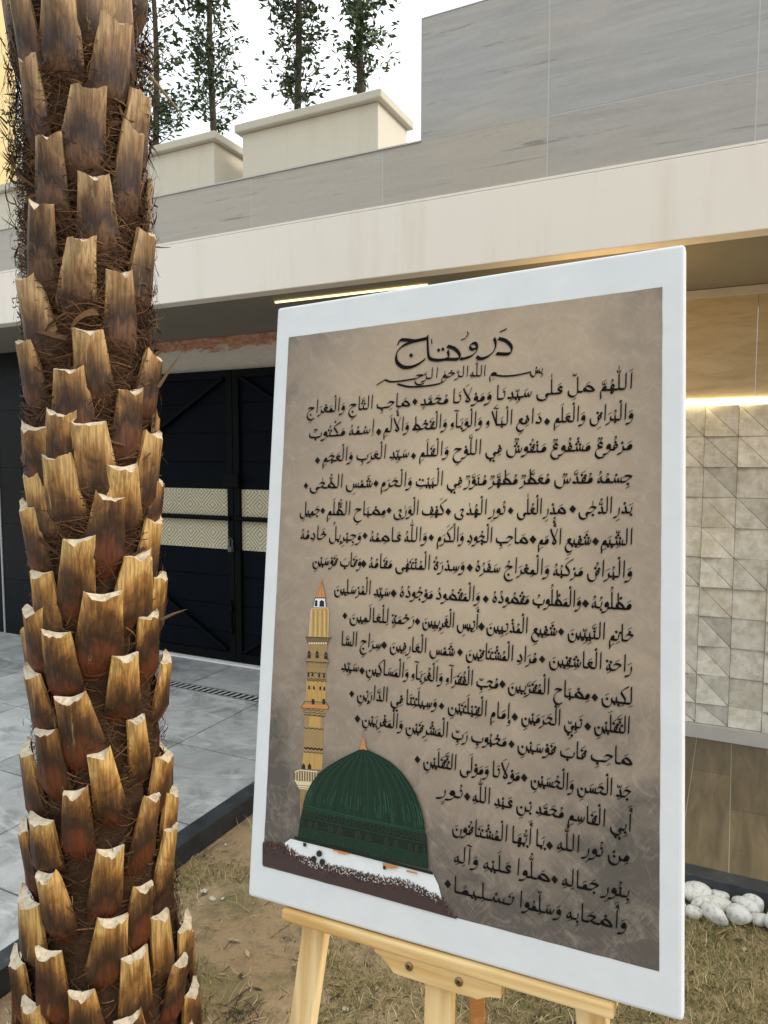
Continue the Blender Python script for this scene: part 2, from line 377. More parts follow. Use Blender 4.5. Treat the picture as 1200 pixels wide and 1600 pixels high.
rr = random.Random(3)
pv = MB()
pv.box(-14, -1.873, -8, 3.97, -.05, .062, 1)              # bed of the slabs
x = -1.873
while x > -13:
    y = 3.885 - .0; k = 0
    while y > -7.5:
        pv.box(x-.595, x-.003, y-.595, y-.003, .05, .07, 0, rr.uniform(-.16, .14)+.001); y -= .6
    x -= .6
pave = pv.build('paving', [M_PAVE, M_DARKGROUT]); tag(in_house(pave), kind='structure')
pp = MB(); pp.box(-1.873, 7, 2.652, 3.97, -.05, .0685, 1)
for i in range(-12, 44):
    s0 = -.14+.16*i; off = (0 if i % 2 else .34)
    if s0 < -1.87: continue
    for d0, d1 in ((2.655, 3.16+off), (3.16+off, 3.93)):
        pp.box(s0+.0015, s0+.1585, d0+.0015, d1-.0015, .05, .07, 0, rr.uniform(-.12, .12)+.001)
porch = pp.build('porch_floor', [M_PORCH, plain('pale_floor_grout', (.42,.37,.28), .8)]); tag(in_house(porch), kind='structure')
kb = MB(); kb.box(-1.87, -1.795, -8, 2.575, -.06, .076); kb.box(-1.87, 7, 2.578, 2.65, -.06, .076)
kerb = kb.build('kerb', M_KERB, bevel=.004); tag(in_house(kerb), kind='structure')

# ---------------------------------------------------------------- the house front (one thing, many parts)
ZS, DF, DW = 2.318, 2.977, 3.94
H0 = (-1.2, DW, .07)
hs_ = empty('house', house(*H0), HROT)
tag(hs_, 'modern house front with pale cream canopy band below grey stone tile cladding', 'house')
def hpart(mb, name, mats, **kw): return mb.build(name, mats, hs_, H0, **kw)
m = MB(); m.box(-9, 7, DF, DF+.09, ZS, 2.621); hpart(m, 'canopy_band', M_CREAM, bevel=.004)
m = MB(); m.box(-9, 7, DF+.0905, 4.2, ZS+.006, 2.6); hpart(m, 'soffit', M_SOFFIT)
m = MB()
for a, b in ((-9, 7),): m.box(a, b, DF+.0, DF+.05, 2.6215, 2.632)
hpart(m, 'canopy_edge_strip', M_CREAM)
# tile cladding: slabs of their own over a pale grout bed
m = MB(); TD = DF+.004
m.box(-9, 7, TD+.0006, DF+.16, 2.634, 2.872, 1); m.box(-1.2835, 7, TD+.0006, DF+.16, 2.8722, 3.3835, 1)
xs = [-8.82+.735*k for k in range(9)] + [-2.2, -1.474, -.731, .018, .76, 1.5, 2.25, 3.0, 3.75, 4.5, 5.25, 6.0, 6.75]
for a, b in zip(xs, xs[1:]):
    t = rr.uniform(-.06, .06)
    m.box(a+.0022, b-.0022, TD, TD+.0095, 2.6335, 2.8685 if a > -.8 else 2.8735, 0, t+.001)
    if a > -.8: m.box(a+.0022, b-.0022, TD, TD+.0095, 2.8730, 3.384, 0, t+rr.uniform(-.05, .05)+.05)
m.box(-1.284, -.7332, TD, TD+.0095, 2.8745, 3.384, 0, .02)
m.box(-9, -1.2865, DF-.002, DF+.165, 2.8742, 2.880, 1)
tc_ = hpart(m, 'tile_cladding', [M_TILE, M_GROUT])
ta = tc_.data.attributes.new('tanness', 'FLOAT', 'FACE'); fc = [p.center.z+H0[2] for p in tc_.data.polygons]; fx = [p.center.x+H0[0] for p in tc_.data.polygons]
ta.data.foreach_set('value', [(.8 if x < -.8 else .42) if z < 2.872 else .06 for z, x in zip(fc, fx)])
m = MB(); m.box(-1.287, -1.2842, TD-.001, DF+.17, 2.881, 3.387); m.box(-1.284, 7, TD-.0015, DF+.17, 3.3845, 3.389); hpart(m, 'corner_trim', M_STEEL)
m = MB(); m.box(-9, 7, DF+.17, 6, 2.601, 2.80); hpart(m, 'roof', plain('flat_roof_screed', (.35,.34,.32), .9))
# wall on the right: trim, tan panel, light strip, travertine relief, skirting
TS = -.93
m = MB(); m.box(TS, 7, DW-.03, DW+.05, 2.279, ZS+.004); hpart(m, 'ceiling_trim', M_SKIRT, bevel=.003)
m = MB()
for k in range(8): m.box(TS+.995*k+.001, TS+.995*(k+1)-.001, DW-.012, DW+.05, 1.792, 2.2785, 0, rr.uniform(-.05, .05)+.001)
hpart(m, 'tan_wall_panel', M_TAN)
m = MB(); m.box(TS, 7, DW-.026, DW+.03, 1.762, 1.786); hpart(m, 'light_strip', emit('warm_light_strip', (1.0, .86, .46), 4.5))
m = MB(); TZ0, TW = .147, .1505
cols = int((7-TS)/TW)
for i in range(-1, cols):
    s0 = -.151 + TW*(i-4)
    if s0 < TS-.01: continue
    for j in range(11):
        z0 = 1.755 - TW*(j+1)
        if z0 < TZ0-.06: continue
        z0 = max(z0, TZ0); z1 = 1.755 - TW*j - .0004; sA, sB = s0+.0008, s0+TW-.0008
        sq = (i % 2 == 1); g_ = .0016
        A_, B_, C_, D4 = (sA, z1), (sB, z1), (sB, z0+.0004), (sA, z0+.0004)      # TL TR BR BL
        def slab(pts, hs, t):
            n_ = len(pts); F_ = [(p[0], DW-.004-h_, p[1]) for p, h_ in zip(pts, hs)]; Bk = [(p[0], DW+.03, p[1]) for p in pts]
            m.poly(F_, 0, t+.001)
            for q_ in range(n_):
                m.poly([F_[(q_+1) % n_], F_[q_], Bk[q_], Bk[(q_+1) % n_]], 0, t-.18)
        t = rr.uniform(-.14, .12); u_ = rr.uniform(0, .003)
        if sq and rr.random() < .62:
            e_ = .011 if j % 3 else .003
            slab([A_, D4, C_, B_], [u_, u_+e_, u_+e_, u_], t)
        else:
            up_ = rr.choice((.004, .020)); lo_ = rr.choice((.016, .032))
            slab([A_, D4, (C_[0]-g_, C_[1])], [u_, u_+lo_, u_+lo_*.4], t)
            slab([(A_[0]+g_, A_[1]), (C_[0], C_[1]+g_), B_], [u_+.002, u_+up_*.3, u_+up_], t+rr.uniform(-.16, .10))
m.box(TS, 7, DW+.02, DW+.05, TZ0, 1.75, 1)
hpart(m, 'travertine_relief', [M_TRAV, M_DARKGROUT])
m = MB(); m.box(TS, 7, DW-.035, DW+.05, .0705, .145); hpart(m, 'skirting', M_SKIRT, bevel=.003)
# strip of light let into the canopy
m = MB(); m.box(-2.22, -1.35, 3.206, 3.217, ZS-.004, ZS+.003); hpart(m, 'soffit_light', emit('soffit_light_strip', (1.0, .80, .30), 1.6))
# above and beside the gate
GL, GR = -4.95, -.98
m = MB(); m.box(GL, TS, 3.965, 4.1, 2.097, ZS+.004); hpart(m, 'brick_band', M_BRICK)
m = MB()
for k in range(5):
    for j in range(5):
        m.box(-7.9+.59*k+.0015, -7.9+.59*(k+1)-.0015, 3.82, 3.84, .0705+.45*j+.0015, min(.0705+.45*(j+1)-.0015, ZS+.002), 0)
m.box(-7.9, GL, 3.838, 4.1, .0705, ZS+.002, 1)
hpart(m, 'black_wall_tile', [M_BLACKTILE, plain('black_grout', (.05,.05,.05), .8)])
m = MB(); m.box(-5.345, -5.330, 3.812, 3.8205, .0705, ZS+.002); hpart(m, 'metal_trim', plain('brushed_trim', (.45,.45,.45), .35, .5, .3))
m = MB(); m.box(GR, TS-.001, 3.90, 4.1, .0705, 2.096); hpart(m, 'gate_post', M_BLACKTILE)
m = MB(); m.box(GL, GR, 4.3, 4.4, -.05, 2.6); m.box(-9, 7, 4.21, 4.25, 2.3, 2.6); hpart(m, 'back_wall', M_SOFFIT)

# unseen lamp hung behind the painting, guessed from the warm glow on the soffit
lp = empty('guessed_canopy_lamp', house(-.52, 3.20, 2.08), HROT); tag(lp, 'guessed, unseen small warm bulb lamp hung under the canopy behind the top of the painting', 'lamp')
m = MB(); m.tube([(0,0,.052),(0,0,.10),(0,0,.11)], [.016,.016,.006], 12); m.tube([(0,0,.11),(0,0,.239)], .004, 8); m.build('lamp_holder', M_GATEBAR, lp)
m = MB(); m.tube([(0,0,-.03),(0,0,-.02),(0,0,.01),(0,0,.04),(0,0,.051)], [.008,.022,.03,.02,.014], 14); m.build('bulb', emit('warm_bulb', (1.0, .66, .25), 12.0), lp, smooth=True)
pl = bpy.data.lights.new('bulb_light', 'POINT'); pl.energy = 2.6; pl.color = (1.0, .62, .22); pl.shadow_soft_size = .04
po = bpy.data.objects.new('bulb_light', pl); COL.objects.link(po); po.parent = lp; po.location = (0, 0, -.075)

# ---------------------------------------------------------------- the gate
GD, GZ = 3.94, 2.09
gt = empty('gate', house(-3.07, GD, .085), HROT)
tag(gt, 'black steel double gate with a cream fretwork band across its middle', 'gate')
GO = (-3.07, GD, .085)
m = MB(); m.box(GL, GR, 3.885, 3.955, .0705, .083); th = m.build('threshold', M_WHITESTONE); tag(in_house(th), kind='structure')
def leaf(a, b, hinge_left):
    l = MB(); l.box(a, b, GD+.012, GD+.02, .095, GZ-.04)
    o = l.build('gate_leaf', M_GATE, gt, GO)
    f = MB()                                              # sheet boards with shadow gaps
    for z0, z1 in ((.10,.283),(.287,.478),(.482,.678),(.682,.866),(1.286,1.468),(1.472,1.668),(1.672,1.868),(1.872,2.045)):
        f.box(a+.005, b-.005, GD+.004, GD+.0118, z0+.002, z1-.002)
    f.build('board', M_GATE, o, (0,0,0)).location = (0,0,0)
    fr = MB()
    fr.box(a, a+.048, GD-.022, GD+.003, .09, GZ); fr.box(b-.048, b, GD-.022, GD+.003, .09, GZ)
    fr.box(a+.0485, b-.0485, GD-.02, GD+.003, GZ-.055, GZ); fr.box(a+.0485, b-.0485, GD-.02, GD+.003, .09, .15)
    fr.build('gate_frame', M_GATEBAR, o)
    br = MB(); w_ = .048
    inner, outer = (b-.07, a+.07) if hinge_left else (a+.07, b-.07)
    sgn = -1 if hinge_left else 1
    run = .62
    br.beam((inner, GD-.012, 2.035), (inner+sgn*run, GD-.012, 1.675), .02, w_, (0,1,0)); br.build('brace', M_GATEBAR, o)
    br = MB(); br.beam((inner, GD-.0125, .17), (inner+sgn*run, GD-.0125, .53), .02, w_, (0,1,0)); br.build('brace', M_GATEBAR, o)
    rail = MB(); rail.tube([(a+.02, GD-.03, 1.086), (b-.02, GD-.03, 1.086)], .017, 8); rail.build('rail', M_GATEBAR, o)
    bk = MB(); bk.box(a+.0485, b-.0485, GD+.002, GD+.0075, .868, 1.284); bk.build('fret_backing', M_FRETBACK, o)
    for ch_ in o.children: ch_.location = (0,0,0)
    for ch_ in o.children:                                # child meshes were built in house coordinates
        for v in ch_.data.vertices: v.co -= Vector(GO)
    return o
lf1 = leaf(GL+.01, -3.073, True); lf2 = leaf(-3.067, GR-.01, False)
m = MB(); m.box(-3.135, -3.005, GD-.055, GD-.023, 1.30, 1.39); m.build('latch_box', M_GATEBAR, gt, GO, bevel=.004)
m = MB(); m.box(-3.095, -3.065, GD-.06, GD-.03, .86, .895); m.tube([(-3.092, GD-.045, .89), (-3.092, GD-.045, .94), (-3.08, GD-.045, .955), (-3.068, GD-.045, .94), (-3.068, GD-.045, .89)], .005, 6)
m.build('padlock', plain('tarnished_steel', (.10,.10,.095), .5, .4, .5), gt, GO, bevel=.004)
m = MB(); m.tube([(-3.10, GD-.032, .28), (-3.10, GD-.032, .52)], .009, 8); m.box(-3.115, -3.085, GD-.04, GD-.023, .30, .33); m.box(-3.115, -3.085, GD-.04, GD-.023, .45, .48)
m.build('drop_bolt', M_GATEBAR, gt, GO)

# ---------------------------------------------------------------- drain grate across the drive
dg = empty('drain_grate', house(-3.1, 3.39, .07), HROT); tag(dg, 'pale slotted drain grate set flush across the grey drive', 'drain grate')
m = MB(); m.box(-1.1, 1.15, -.045, -.036, -.002, .006); m.box(-1.1, 1.15, .036, .045, -.002, .006); m.build('frame', M_STEEL, dg)
m = MB()
k = -1.1
while k < 1.15:
    m.poly([(k, -.0355, .005), (k+.020, -.0355, .005), (k+.034, .0355, .005), (k+.014, .0355, .005)]); k += .0445
m.build('grating', plain('grate_stone', (.42,.42,.41), .6), dg)
m = MB(); m.poly([(-1.1, -.036, .0022), (1.15, -.036, .0022), (1.15, .036, .0022), (-1.1, .036, .0022)]); m.build('channel', M_SLOT, dg)

# ---------------------------------------------------------------- roof planters and their slender trees
PD = DF+.20
PL = [(-1.575, 'plain rendered roof planter beside the tall tiled wall, with two thin trees'),
      (-2.570, 'plain rendered roof planter just right of the palm trunk, middle one of the row'),
      (-3.565, 'plain rendered roof planter seen left of the palm trunk')]
for s1, lab in PL:
    o = empty('roof_planter', house(s1-.425, PD+.19, 2.80), HROT); tag(o, lab, 'planter', 'planters on the roof edge')
    m = MB(); m.box(-.425+.015, .425-.03, -.19+.02, .19-.02, 0, .405); m.build('body', M_PLANTER, o, bevel=.006)
    m = MB(); m.box(-.44, .425, -.20, .19, .4055, .449); c_ = m.build('cap', M_PLCAP, o, bevel=.007)
    m = MB(); m.box(-.38, .36, -.14, .14, .4495, .453); m.build('soil', plain('planter_soil', (.07,.05,.035), .95), o)
def slim_tree(s, d, h, seed, label, dens=1.0, lean=0.0):
    r = random.Random(seed); base = house(s, d, 3.252)
    o = empty('slender_tree', base, HROT); tag(o, label, 'tree', 'slender trees in the roof planters')
    m = MB(); path = [(lean*t*h+.012*math.sin(t*7+seed), .012*math.cos(t*6+seed), t*h) for t in [k/14 for k in range(15)]]
    m.tube(path, [.017*(1-.75*k/14)+.003 for k in range(15)], 7)
    tw = m; L, T = [], []
    nb = int(165*h/2.2)
    for k in range(nb):
        z = r.uniform(.05, .97)*h if k > 5 else r.uniform(.05, .25)*h
        a = r.uniform(0, 2*math.pi); ln = r.uniform(.07, .20)*(1.0 if z < h*.75 else .6)
        up = r.uniform(.35, 1.0)*ln; x0 = lean*z
        p = [(x0, 0, z), (x0+math.cos(a)*ln*.5, math.sin(a)*ln*.5, z+up*.42), (x0+math.cos(a)*ln, math.sin(a)*ln, z+up)]
        tw.tube(p, [.003, .002, .001], 4, cap=False)
        clump = r.uniform(.25, 1.0)
        for j in range(int(r.uniform(16, 36)*dens)):
            t = r.uniform(.2, 1.08); q_ = Vector(p[0]).lerp(Vector(p[1]), t*2) if t < .5 else Vector(p[1]).lerp(Vector(p[2]), t*2-1)
            q_ = q_ + Vector((r.gauss(0, .02), r.gauss(0, .02), r.gauss(0, .02)))
            dr = Vector((math.cos(a)+r.gauss(0, .8), math.sin(a)+r.gauss(0, .8), r.gauss(.1, .75))).normalized()
            wv = dr.cross(Vector((r.gauss(0, 1), r.gauss(0, 1), r.gauss(0, 1)))).normalized(); le = r.uniform(.022, .048); wd = le*r.uniform(.16, .26)
            nv = dr.cross(wv)
            i = len(L); L += [q_, q_+dr*le*.45+wv*wd+nv*wd*.3, q_+dr*le, q_+dr*le*.45-wv*wd+nv*wd*.3]; T.append(min(1, max(0, r.gauss(.35, .25)*clump+.12)))
    tw.build('trunk', M_BARK, o, smooth=True)
    v = np.array([tuple(x) for x in L]); f = np.arange(len(L)).reshape(-1, 4)
    fast_mesh('crown', v, f, M_LEAF, o, {'tone': ('FACE', T)})
    return o
TREES = [(-1.79, 'slender leafy tree nearest the tall tiled wall, right of the pair'),
         (-2.17, 'slender leafy tree left of the pair over the big planter'),
         (-2.74, 'slender leafy tree standing alone between the palm trunk and the big planter'),
         (-3.17, 'slender leafy tree partly hidden by the right edge of the palm trunk'),
         (-4.22, 'slender leafy tree in the planter left of the palm trunk')]
for k, (s, lab) in enumerate(TREES):
    slim_tree(s, PD+.19, (2.3, 2.4, 2.1, 1.9, .55)[k], 40+k*3, lab, (1.15, 1.0, 1.0, .75, .8)[k], (.004, -.004, .006, 0, 0)[k])

# ---------------------------------------------------------------- neighbour's house far left
nb_ = empty('neighbour_house', house(-22.95, 9.2, 0), HROT); tag(nb_, 'plain yellow rendered neighbouring house at the far left edge', 'house')
m = MB(); m.box(-4, 3.19, 0, 6, -.02, 18.0); m.build('wall', m_paint('yellow_render', (.66,.52,.27), .1), nb_)
m = MB(); m.box(-4.1, 3.25, -.06, 6.1, 18.001, 18.25); m.build('roof_edge', M_CREAM, nb_)
for k in (3.2, 6.2, 9.2):
    m = MB(); m.box(-1.2, .2, -.03, -.001, k, k+1.4); m.build('window', plain('neighbour_glass', (.03,.035,.04), .1, .5), nb_)
# ---------------------------------------------------------------- reed-pen lettering
# every letter is a pen path (x grows to the LEFT, y up, one unit = the nib); a flat nib held at
# 55 degrees gives the thick and thin of the strokes
def catmull(pts, n=5):
    if len(pts) < 3:
        return [(pts[0][0]+(pts[1][0]-pts[0][0])*k/2, pts[0][1]+(pts[1][1]-pts[0][1])*k/2) for k in range(3)]
    P = [pts[0]] + list(pts) + [pts[-1]]
    out = []
    for i in range(1, len(P)-2):
        p0, p1, p2, p3 = P[i-1], P[i], P[i+1], P[i+2]
        for k in range(n):
            t = k/n
            out.append(tuple(0.5*(2*p1[a] + (p2[a]-p0[a])*t + (2*p0[a]-5*p1[a]+4*p2[a]-p3[a])*t*t
                             + (3*p1[a]-p0[a]-3*p2[a]+p3[a])*t**3) for a in (0, 1)))
    out.append(P[-2])
    return out

def sh(st, dx, dy=0):
    return [[(x+dx, y+dy) for x, y in s] for s in st]

LAMI = [[(.45, 6.1), (.4, 2), (.5, -.3), (1.3, -1.6), (2.5, -1.7), (3.4, -.8), (3.5, .6)]]
NUNB = [[(.15, 1.3), (.15, -.3), (.8, -1.7), (2.1, -2.1), (3.3, -1.3), (3.6, .8)]]
TEETH = [[(.1, 1.7), (.25, .6), (.7, 0), (1.1, .3), (1.25, 1.4)], [(1.25, 1.4), (1.35, .3), (1.8, 0), (2.2, .3), (2.35, 1.5)]]
SADL = [[(.2, .15), (1.0, 1.4), (2.2, 2.2), (3.1, 1.7), (2.9, .6), (1.9, .05), (.2, .1)]]
WAWB = [[(1.35, .75), (1.55, 1.5), (.95, 2.1), (.4, 1.5), (.35, .5), (.8, -.8), (1.7, -1.6), (2.8, -1.8)], [(1.35, .75), (.9, .6), (.4, .8)], [(.6, 1.2), (1.2, 1.25)]]
QAFH = [[(1.2, .6), (.55, .8), (.35, 1.5), (.9, 2.1), (1.5, 1.6), (1.45, .7), (1.2, .1)]]
ABOVE, BELOW = 1, -1
# form: (strokes, advance, top, bottom, mark x)
G = {
 'alef': {'I': ([[(.4, 6.2), (.5, 3), (.6, .1)]], 1.3, 6.3, 0, .5),
          'F': ([[(0, 0), (.6, .0), (1.1, .3), (1.15, 1.5), (1.1, 6.1)]], 1.8, 6.2, 0, 1.1)},
 'beh': {'I': ([[(.1, 1.8), (.15, .6), (.9, 0), (2.8, -.2), (4.4, .05), (5.1, .6), (5.2, 1.8)]], 5.7, 1.9, -.3, 2.6),
         'F': ([[(0, 0), (1, 0), (2.4, -.2), (3.6, .05), (4.3, .5), (4.4, 1.7)]], 4.9, 1.8, -.3, 2.2),
         'N': ([[(.2, 2.1), (.35, .9), (.8, .1), (1.7, 0)]], 1.7, 2.2, 0, .5),
         'M': ([[(0, 0), (.8, 0), (1.1, .5), (1.15, 1.8)], [(1.15, 1.8), (1.2, .6), (1.5, 0), (2.0, 0)]], 2.0, 1.9, 0, 1.1)},
 'jeem': {'I': ([[(3.3, 2.0), (2.9, 2.5), (1.6, 2.5), (.4, 2.3)], [(.4, 2.3), (2.0, 1.5), (3.3, .1), (3.7, -1.5), (2.9, -3.0), (1.6, -3.4), (.2, -2.8)]], 4.1, 2.8, -3.5, 1.9),
          'F': ([[(0, 0), (1, .1), (2.0, .8)], [(3.5, 2.0), (3.1, 2.5), (1.9, 2.5), (.8, 2.3)], [(.8, 2.3), (2.2, 1.5), (3.5, .1), (3.9, -1.5), (3.1, -3.0), (1.8, -3.4), (.4, -2.8)]], 4.3, 2.8, -3.5, 2.1),
          'N': ([[(2.9, 1.9), (2.4, 2.4), (1.2, 2.4), (.2, 2.0)], [(.2, 2.0), (1.4, 1.0), (2.3, .2), (3.4, 0)]], 3.4, 2.6, 0, 1.5),
          'M': ([[(0, 0), (1.0, .05), (1.9, .6)], [(3.1, 1.9), (2.6, 2.4), (1.5, 2.4), (.6, 2.0)], [(.6, 2.0), (1.8, 1.0), (2.7, .2), (3.7, 0)]], 3.7, 2.6, 0, 1.7)},
 'dal': {'I': ([[(1.2, 2.6), (.5, 1.5), (.3, .5), (.9, 0), (1.8, .0), (2.4, .3)]], 2.8, 2.7, 0, 1.2),
         'F': ([[(0, 0), (.6, .05), (.8, .6), (1.2, 2.4)], [(1.2, 2.4), (.8, .9), (1.1, .1), (2.0, 0), (2.6, .3)]], 3.0, 2.6, 0, 1.4)},
 'reh': {'I': ([[(.3, 1.8), (.25, .7), (.5, -.5), (1.3, -1.5), (2.6, -1.9)]], 1.7, 1.9, -1.9, .8),
         'F': ([[(0, 0), (.5, .05), (.9, .7)], [(.9, 1.2), (.85, 0), (1.3, -1.1), (2.7, -1.9)]], 2.0, 1.6, -1.9, 1.1)},
 'seen': {'I': (TEETH + [[(2.35, 1.5), (2.4, 0), (2.8, -1.3), (3.7, -2.0), (5, -1.7), (5.7, -.7), (5.8, .9)]], 6.2, 1.8, -2.1, 2),
          'F': ([[(0, 0), (.4, 0), (.6, .4)]] + sh(TEETH + [[(2.35, 1.5), (2.4, 0), (2.8, -1.3), (3.7, -2.0), (5, -1.7), (5.7, -.7), (5.8, .9)]], .4), 6.6, 1.8, -2.1, 2.4),
          'N': (TEETH + [[(2.35, 1.5), (2.5, .3), (3, 0), (3.8, 0)]], 3.8, 1.8, 0, 1.8),
          'M': ([[(0, 0), (.4, 0), (.6, .4)]] + sh(TEETH + [[(2.35, 1.5), (2.5, .3), (3, 0), (3.8, 0)]], .3), 4.1, 1.8, 0, 2.1)},
 'sad': {'I': (SADL + [[(2.9, .6), (3.4, .2), (3.6, 1.4), (3.6, 0), (4.0, -1.4), (5, -2.0), (6.2, -1.4), (6.6, .6)]], 7.0, 2.3, -2.1, 2.4),
         'N': (SADL + [[(2.6, .3), (3.3, .3), (3.6, 1.3)], [(3.6, 1.3), (3.7, .4), (4.1, 0), (4.8, 0)]], 4.8, 2.3, 0, 2.2),
         'M': ([[(0, 0), (1, 0)]] + sh(SADL + [[(2.6, .3), (3.3, .3), (3.6, 1.3)], [(3.6, 1.3), (3.7, .4), (4.1, 0), (4.8, 0)]], .2), 5.0, 2.3, 0, 2.4)},
 'tah': {'I': (SADL + [[(2.5, 5.8), (2.4, 3), (2.5, .6)], [(1.9, .05), (3.0, .0), (3.9, .3)]], 4.2, 3.0, 0, 1.4),
         'F': ([[(0, 0), (1, 0)]] + sh(SADL + [[(2.5, 5.8), (2.4, 3), (2.5, .6)], [(1.9, .05), (3.0, .0), (3.9, .3)]], .2), 4.3, 3.0, 0, 1.6),
         'N': (SADL + [[(2.5, 5.8), (2.4, 3), (2.5, .6)], [(1.9, .05), (3.0, .0), (3.8, 0)]], 3.8, 3.0, 0, 1.4),
         'M': ([[(0, 0), (1, 0)]] + sh(SADL + [[(2.5, 5.8), (2.4, 3), (2.5, .6)], [(1.9, .05), (3.0, .0), (3.8, 0)]], .2), 4.0, 3.0, 0, 1.6)},
 'ain': {'I': ([[(.5, 2.4), (1.3, 3.0), (2.1, 2.3), (1.7, 1.4), (.6, 1.1)], [(.6, 1.1), (2.0, .7), (2.9, -.7), (2.7, -2.3), (1.5, -3.2), (.0, -2.7)]], 3.2, 3.0, -3.3, 1.3),
         'F': ([[(0, 0), (.7, .1), (1.4, .8), (2.0, 1.7), (1.2, 2.0), (.6, 1.6), (1.3, .8)], [(1.2, .8), (2.3, .2), (3.0, -1), (2.7, -2.4), (1.6, -3.2), (.2, -2.7)]], 3.3, 2.1, -3.2, 1.3),
         'N': ([[(.3, 2.2), (1.0, 2.7), (1.7, 2.1), (1.2, 1.2), (.3, .6), (1.0, .05), (2.9, 0)]], 2.9, 2.7, 0, 1.1),
         'M': ([[(0, 0), (.7, .1), (1.4, .8), (2.1, 1.8), (1.2, 2.1), (.4, 1.8), (1.2, .7), (1.9, .1), (2.6, 0)]], 2.6, 2.2, 0, 1.2)},
 'feh': {'I': (QAFH + [[(1.2, .2), (2.2, -.1), (4.0, -.2), (5.4, .1), (6, .6), (6.1, 1.6)]], 6.5, 2.2, -.3, 1.0),
         'F': ([[(0, 0), (1.2, .0)]] + QAFH + [[(1.2, .1), (2.2, -.1), (3.6, -.2), (4.8, .1), (5.4, .6), (5.5, 1.6)]], 5.9, 2.2, -.3, 1.0),
         'N': (QAFH + [[(1.2, .1), (2.3, 0)]], 2.3, 2.2, 0, 1.0),
         'M': ([[(0, 0), (1.0, 0), (2.3, 0)]] + QAFH, 2.3, 2.2, 0, 1.0)},
 'qaf': {'I': (QAFH + [[(1.45, 1.2), (1.4, -.4), (2.1, -1.7), (3.4, -2.0), (4.4, -1.2), (4.6, .7)]], 5.0, 2.2, -2.1, 1.0),
         'F': ([[(0, 0), (1.2, .0)]] + QAFH + [[(1.45, 1.2), (1.4, -.4), (2.1, -1.7), (3.4, -2.0), (4.4, -1.2), (4.6, .7)]], 5.0, 2.2, -2.1, 1.0)},
 'kaf': {'N': ([[(-.8, 6.3), (.4, 5.5), (2.0, 4.1), (1.6, 3.0), (.7, 1.6), (.7, .3), (1.4, 0), (2.6, 0)]], 2.6, 5.6, 0, 1.6),
         'M': ([[(-.2, 6.2), (.9, 5.5), (2.4, 4.1), (2.0, 3.0), (1.1, 1.6), (1.1, .4), (1.7, 0), (3.0, 0)], [(0, 0), (1.7, 0)]], 3.0, 5.6, 0, 2.0)},
 'lam': {'I': (LAMI, 3.9, 6.2, -1.8, 1.6),
         'F': ([[(0, 0), (.5, 0), (.8, .3)]] + sh(LAMI, .4), 4.2, 6.2, -1.8, 1.8),
         'N': ([[(.4, 6.2), (.45, 3), (.5, .6), (.9, .05), (1.7, 0)]], 1.6, 6.2, 0, .6),
         'M': ([[(0, 0), (.6, 0), (1, .5)], [(1, 6.1), (1, .7), (1.3, .05), (2, 0)]], 1.9, 6.2, 0, 1.0)},
 'lamalef': {'I': ([[(.1, 6.0), (.9, 3.6), (1.9, 1.4), (2.3, .5)], [(3.1, 5.9), (2.5, 4.2), (1.5, 2.2), (.6, .6), (1.3, .0), (2.3, .5)]], 3.5, 6.2, 0, 1.6),
             'F': ([[(0, 0), (.9, .05), (1.4, .6), (1.5, 6.0)], [(3.4, 5.9), (2.7, 3.8), (1.9, 1.6), (1.45, .3)]], 3.9, 6.2, 0, 1.6)},
 'meem': {'I': ([[(.9, .4), (.3, .5), (.4, 1.3), (1.1, 1.7), (1.6, 1.0), (1.4, .3), (.8, .4)], [(.6, 1), (1.3, 1)], [(1.4, .4), (1.9, -.1), (2.0, -1.2), (1.9, -3.2)]], 2.4, 1.8, -1, 1.0),
          'F': ([[(0, 0), (.9, .1)], [(.9, .1), (.5, .8), (1.1, 1.4), (1.7, .8), (1.4, .1), (.8, .1)], [(.8, .6), (1.5, .7)], [(1.4, .3), (2.1, -.1), (2.3, -1.2), (2.2, -3.3)]], 2.7, 1.6, -.9, 1.1),
          'N': ([[(.9, .2), (.3, .4), (.3, 1.2), (.9, 1.7), (1.5, 1.2), (1.5, .4), (.9, .1), (2.3, 0)], [(.5, .9), (1.3, .9)]], 2.3, 1.8, 0, .9),
          'M': ([[(0, 0), (1.0, 0), (2.3, 0)], [(.5, .1), (.6, 1.0), (1.1, 1.3), (1.6, .9), (1.7, .1)], [(.7, .6), (1.5, .6)]], 2.3, 1.5, 0, 1.1)},
 'noon': {'I': (NUNB, 4.0, 1.4, -2.2, 1.9),
          'F': ([[(0, 0), (.5, .05), (.8, .8)]] + sh(NUNB, .7), 4.6, 1.5, -2.2, 2.5)},
 'heh': {'I': ([[(1.2, 2.3), (.4, 1.4), (.5, .3), (1.3, .05), (2.0, .8), (1.7, 1.7), (1.0, 2.3)]], 2.4, 2.4, 0, 1.2),
         'F': ([[(0, 0), (.6, .1), (1, .9), (1.0, 2.2)], [(1.0, 2.2), (1.9, 1.3), (2.2, .4), (1.6, 0), (1.1, .4), (1.1, 1.3)]], 2.5, 2.4, 0, 1.3),
         'N': ([[(1.9, 2.4), (.8, 2.2), (.3, 1.2), (.8, .2), (1.9, .2), (2.4, 1.1), (1.9, 2.3)], [(1.9, 2.3), (1.2, 1.2), (.6, .3)], [(1.4, 0), (3.1, 0)]], 3.1, 2.5, 0, 1.4),
         'M': ([[(0, 0), (.8, .1), (1.6, 1.0), (1.3, 2.0), (.6, 1.3), (1.2, .1), (1.7, -.9), (1.0, -1.3), (.8, -.4), (1.5, 0), (2.6, 0)]], 2.6, 2.1, -1.3, 1.2)},
 'waw': {'I': (WAWB, 2.1, 2.2, -1.8, 1.0),
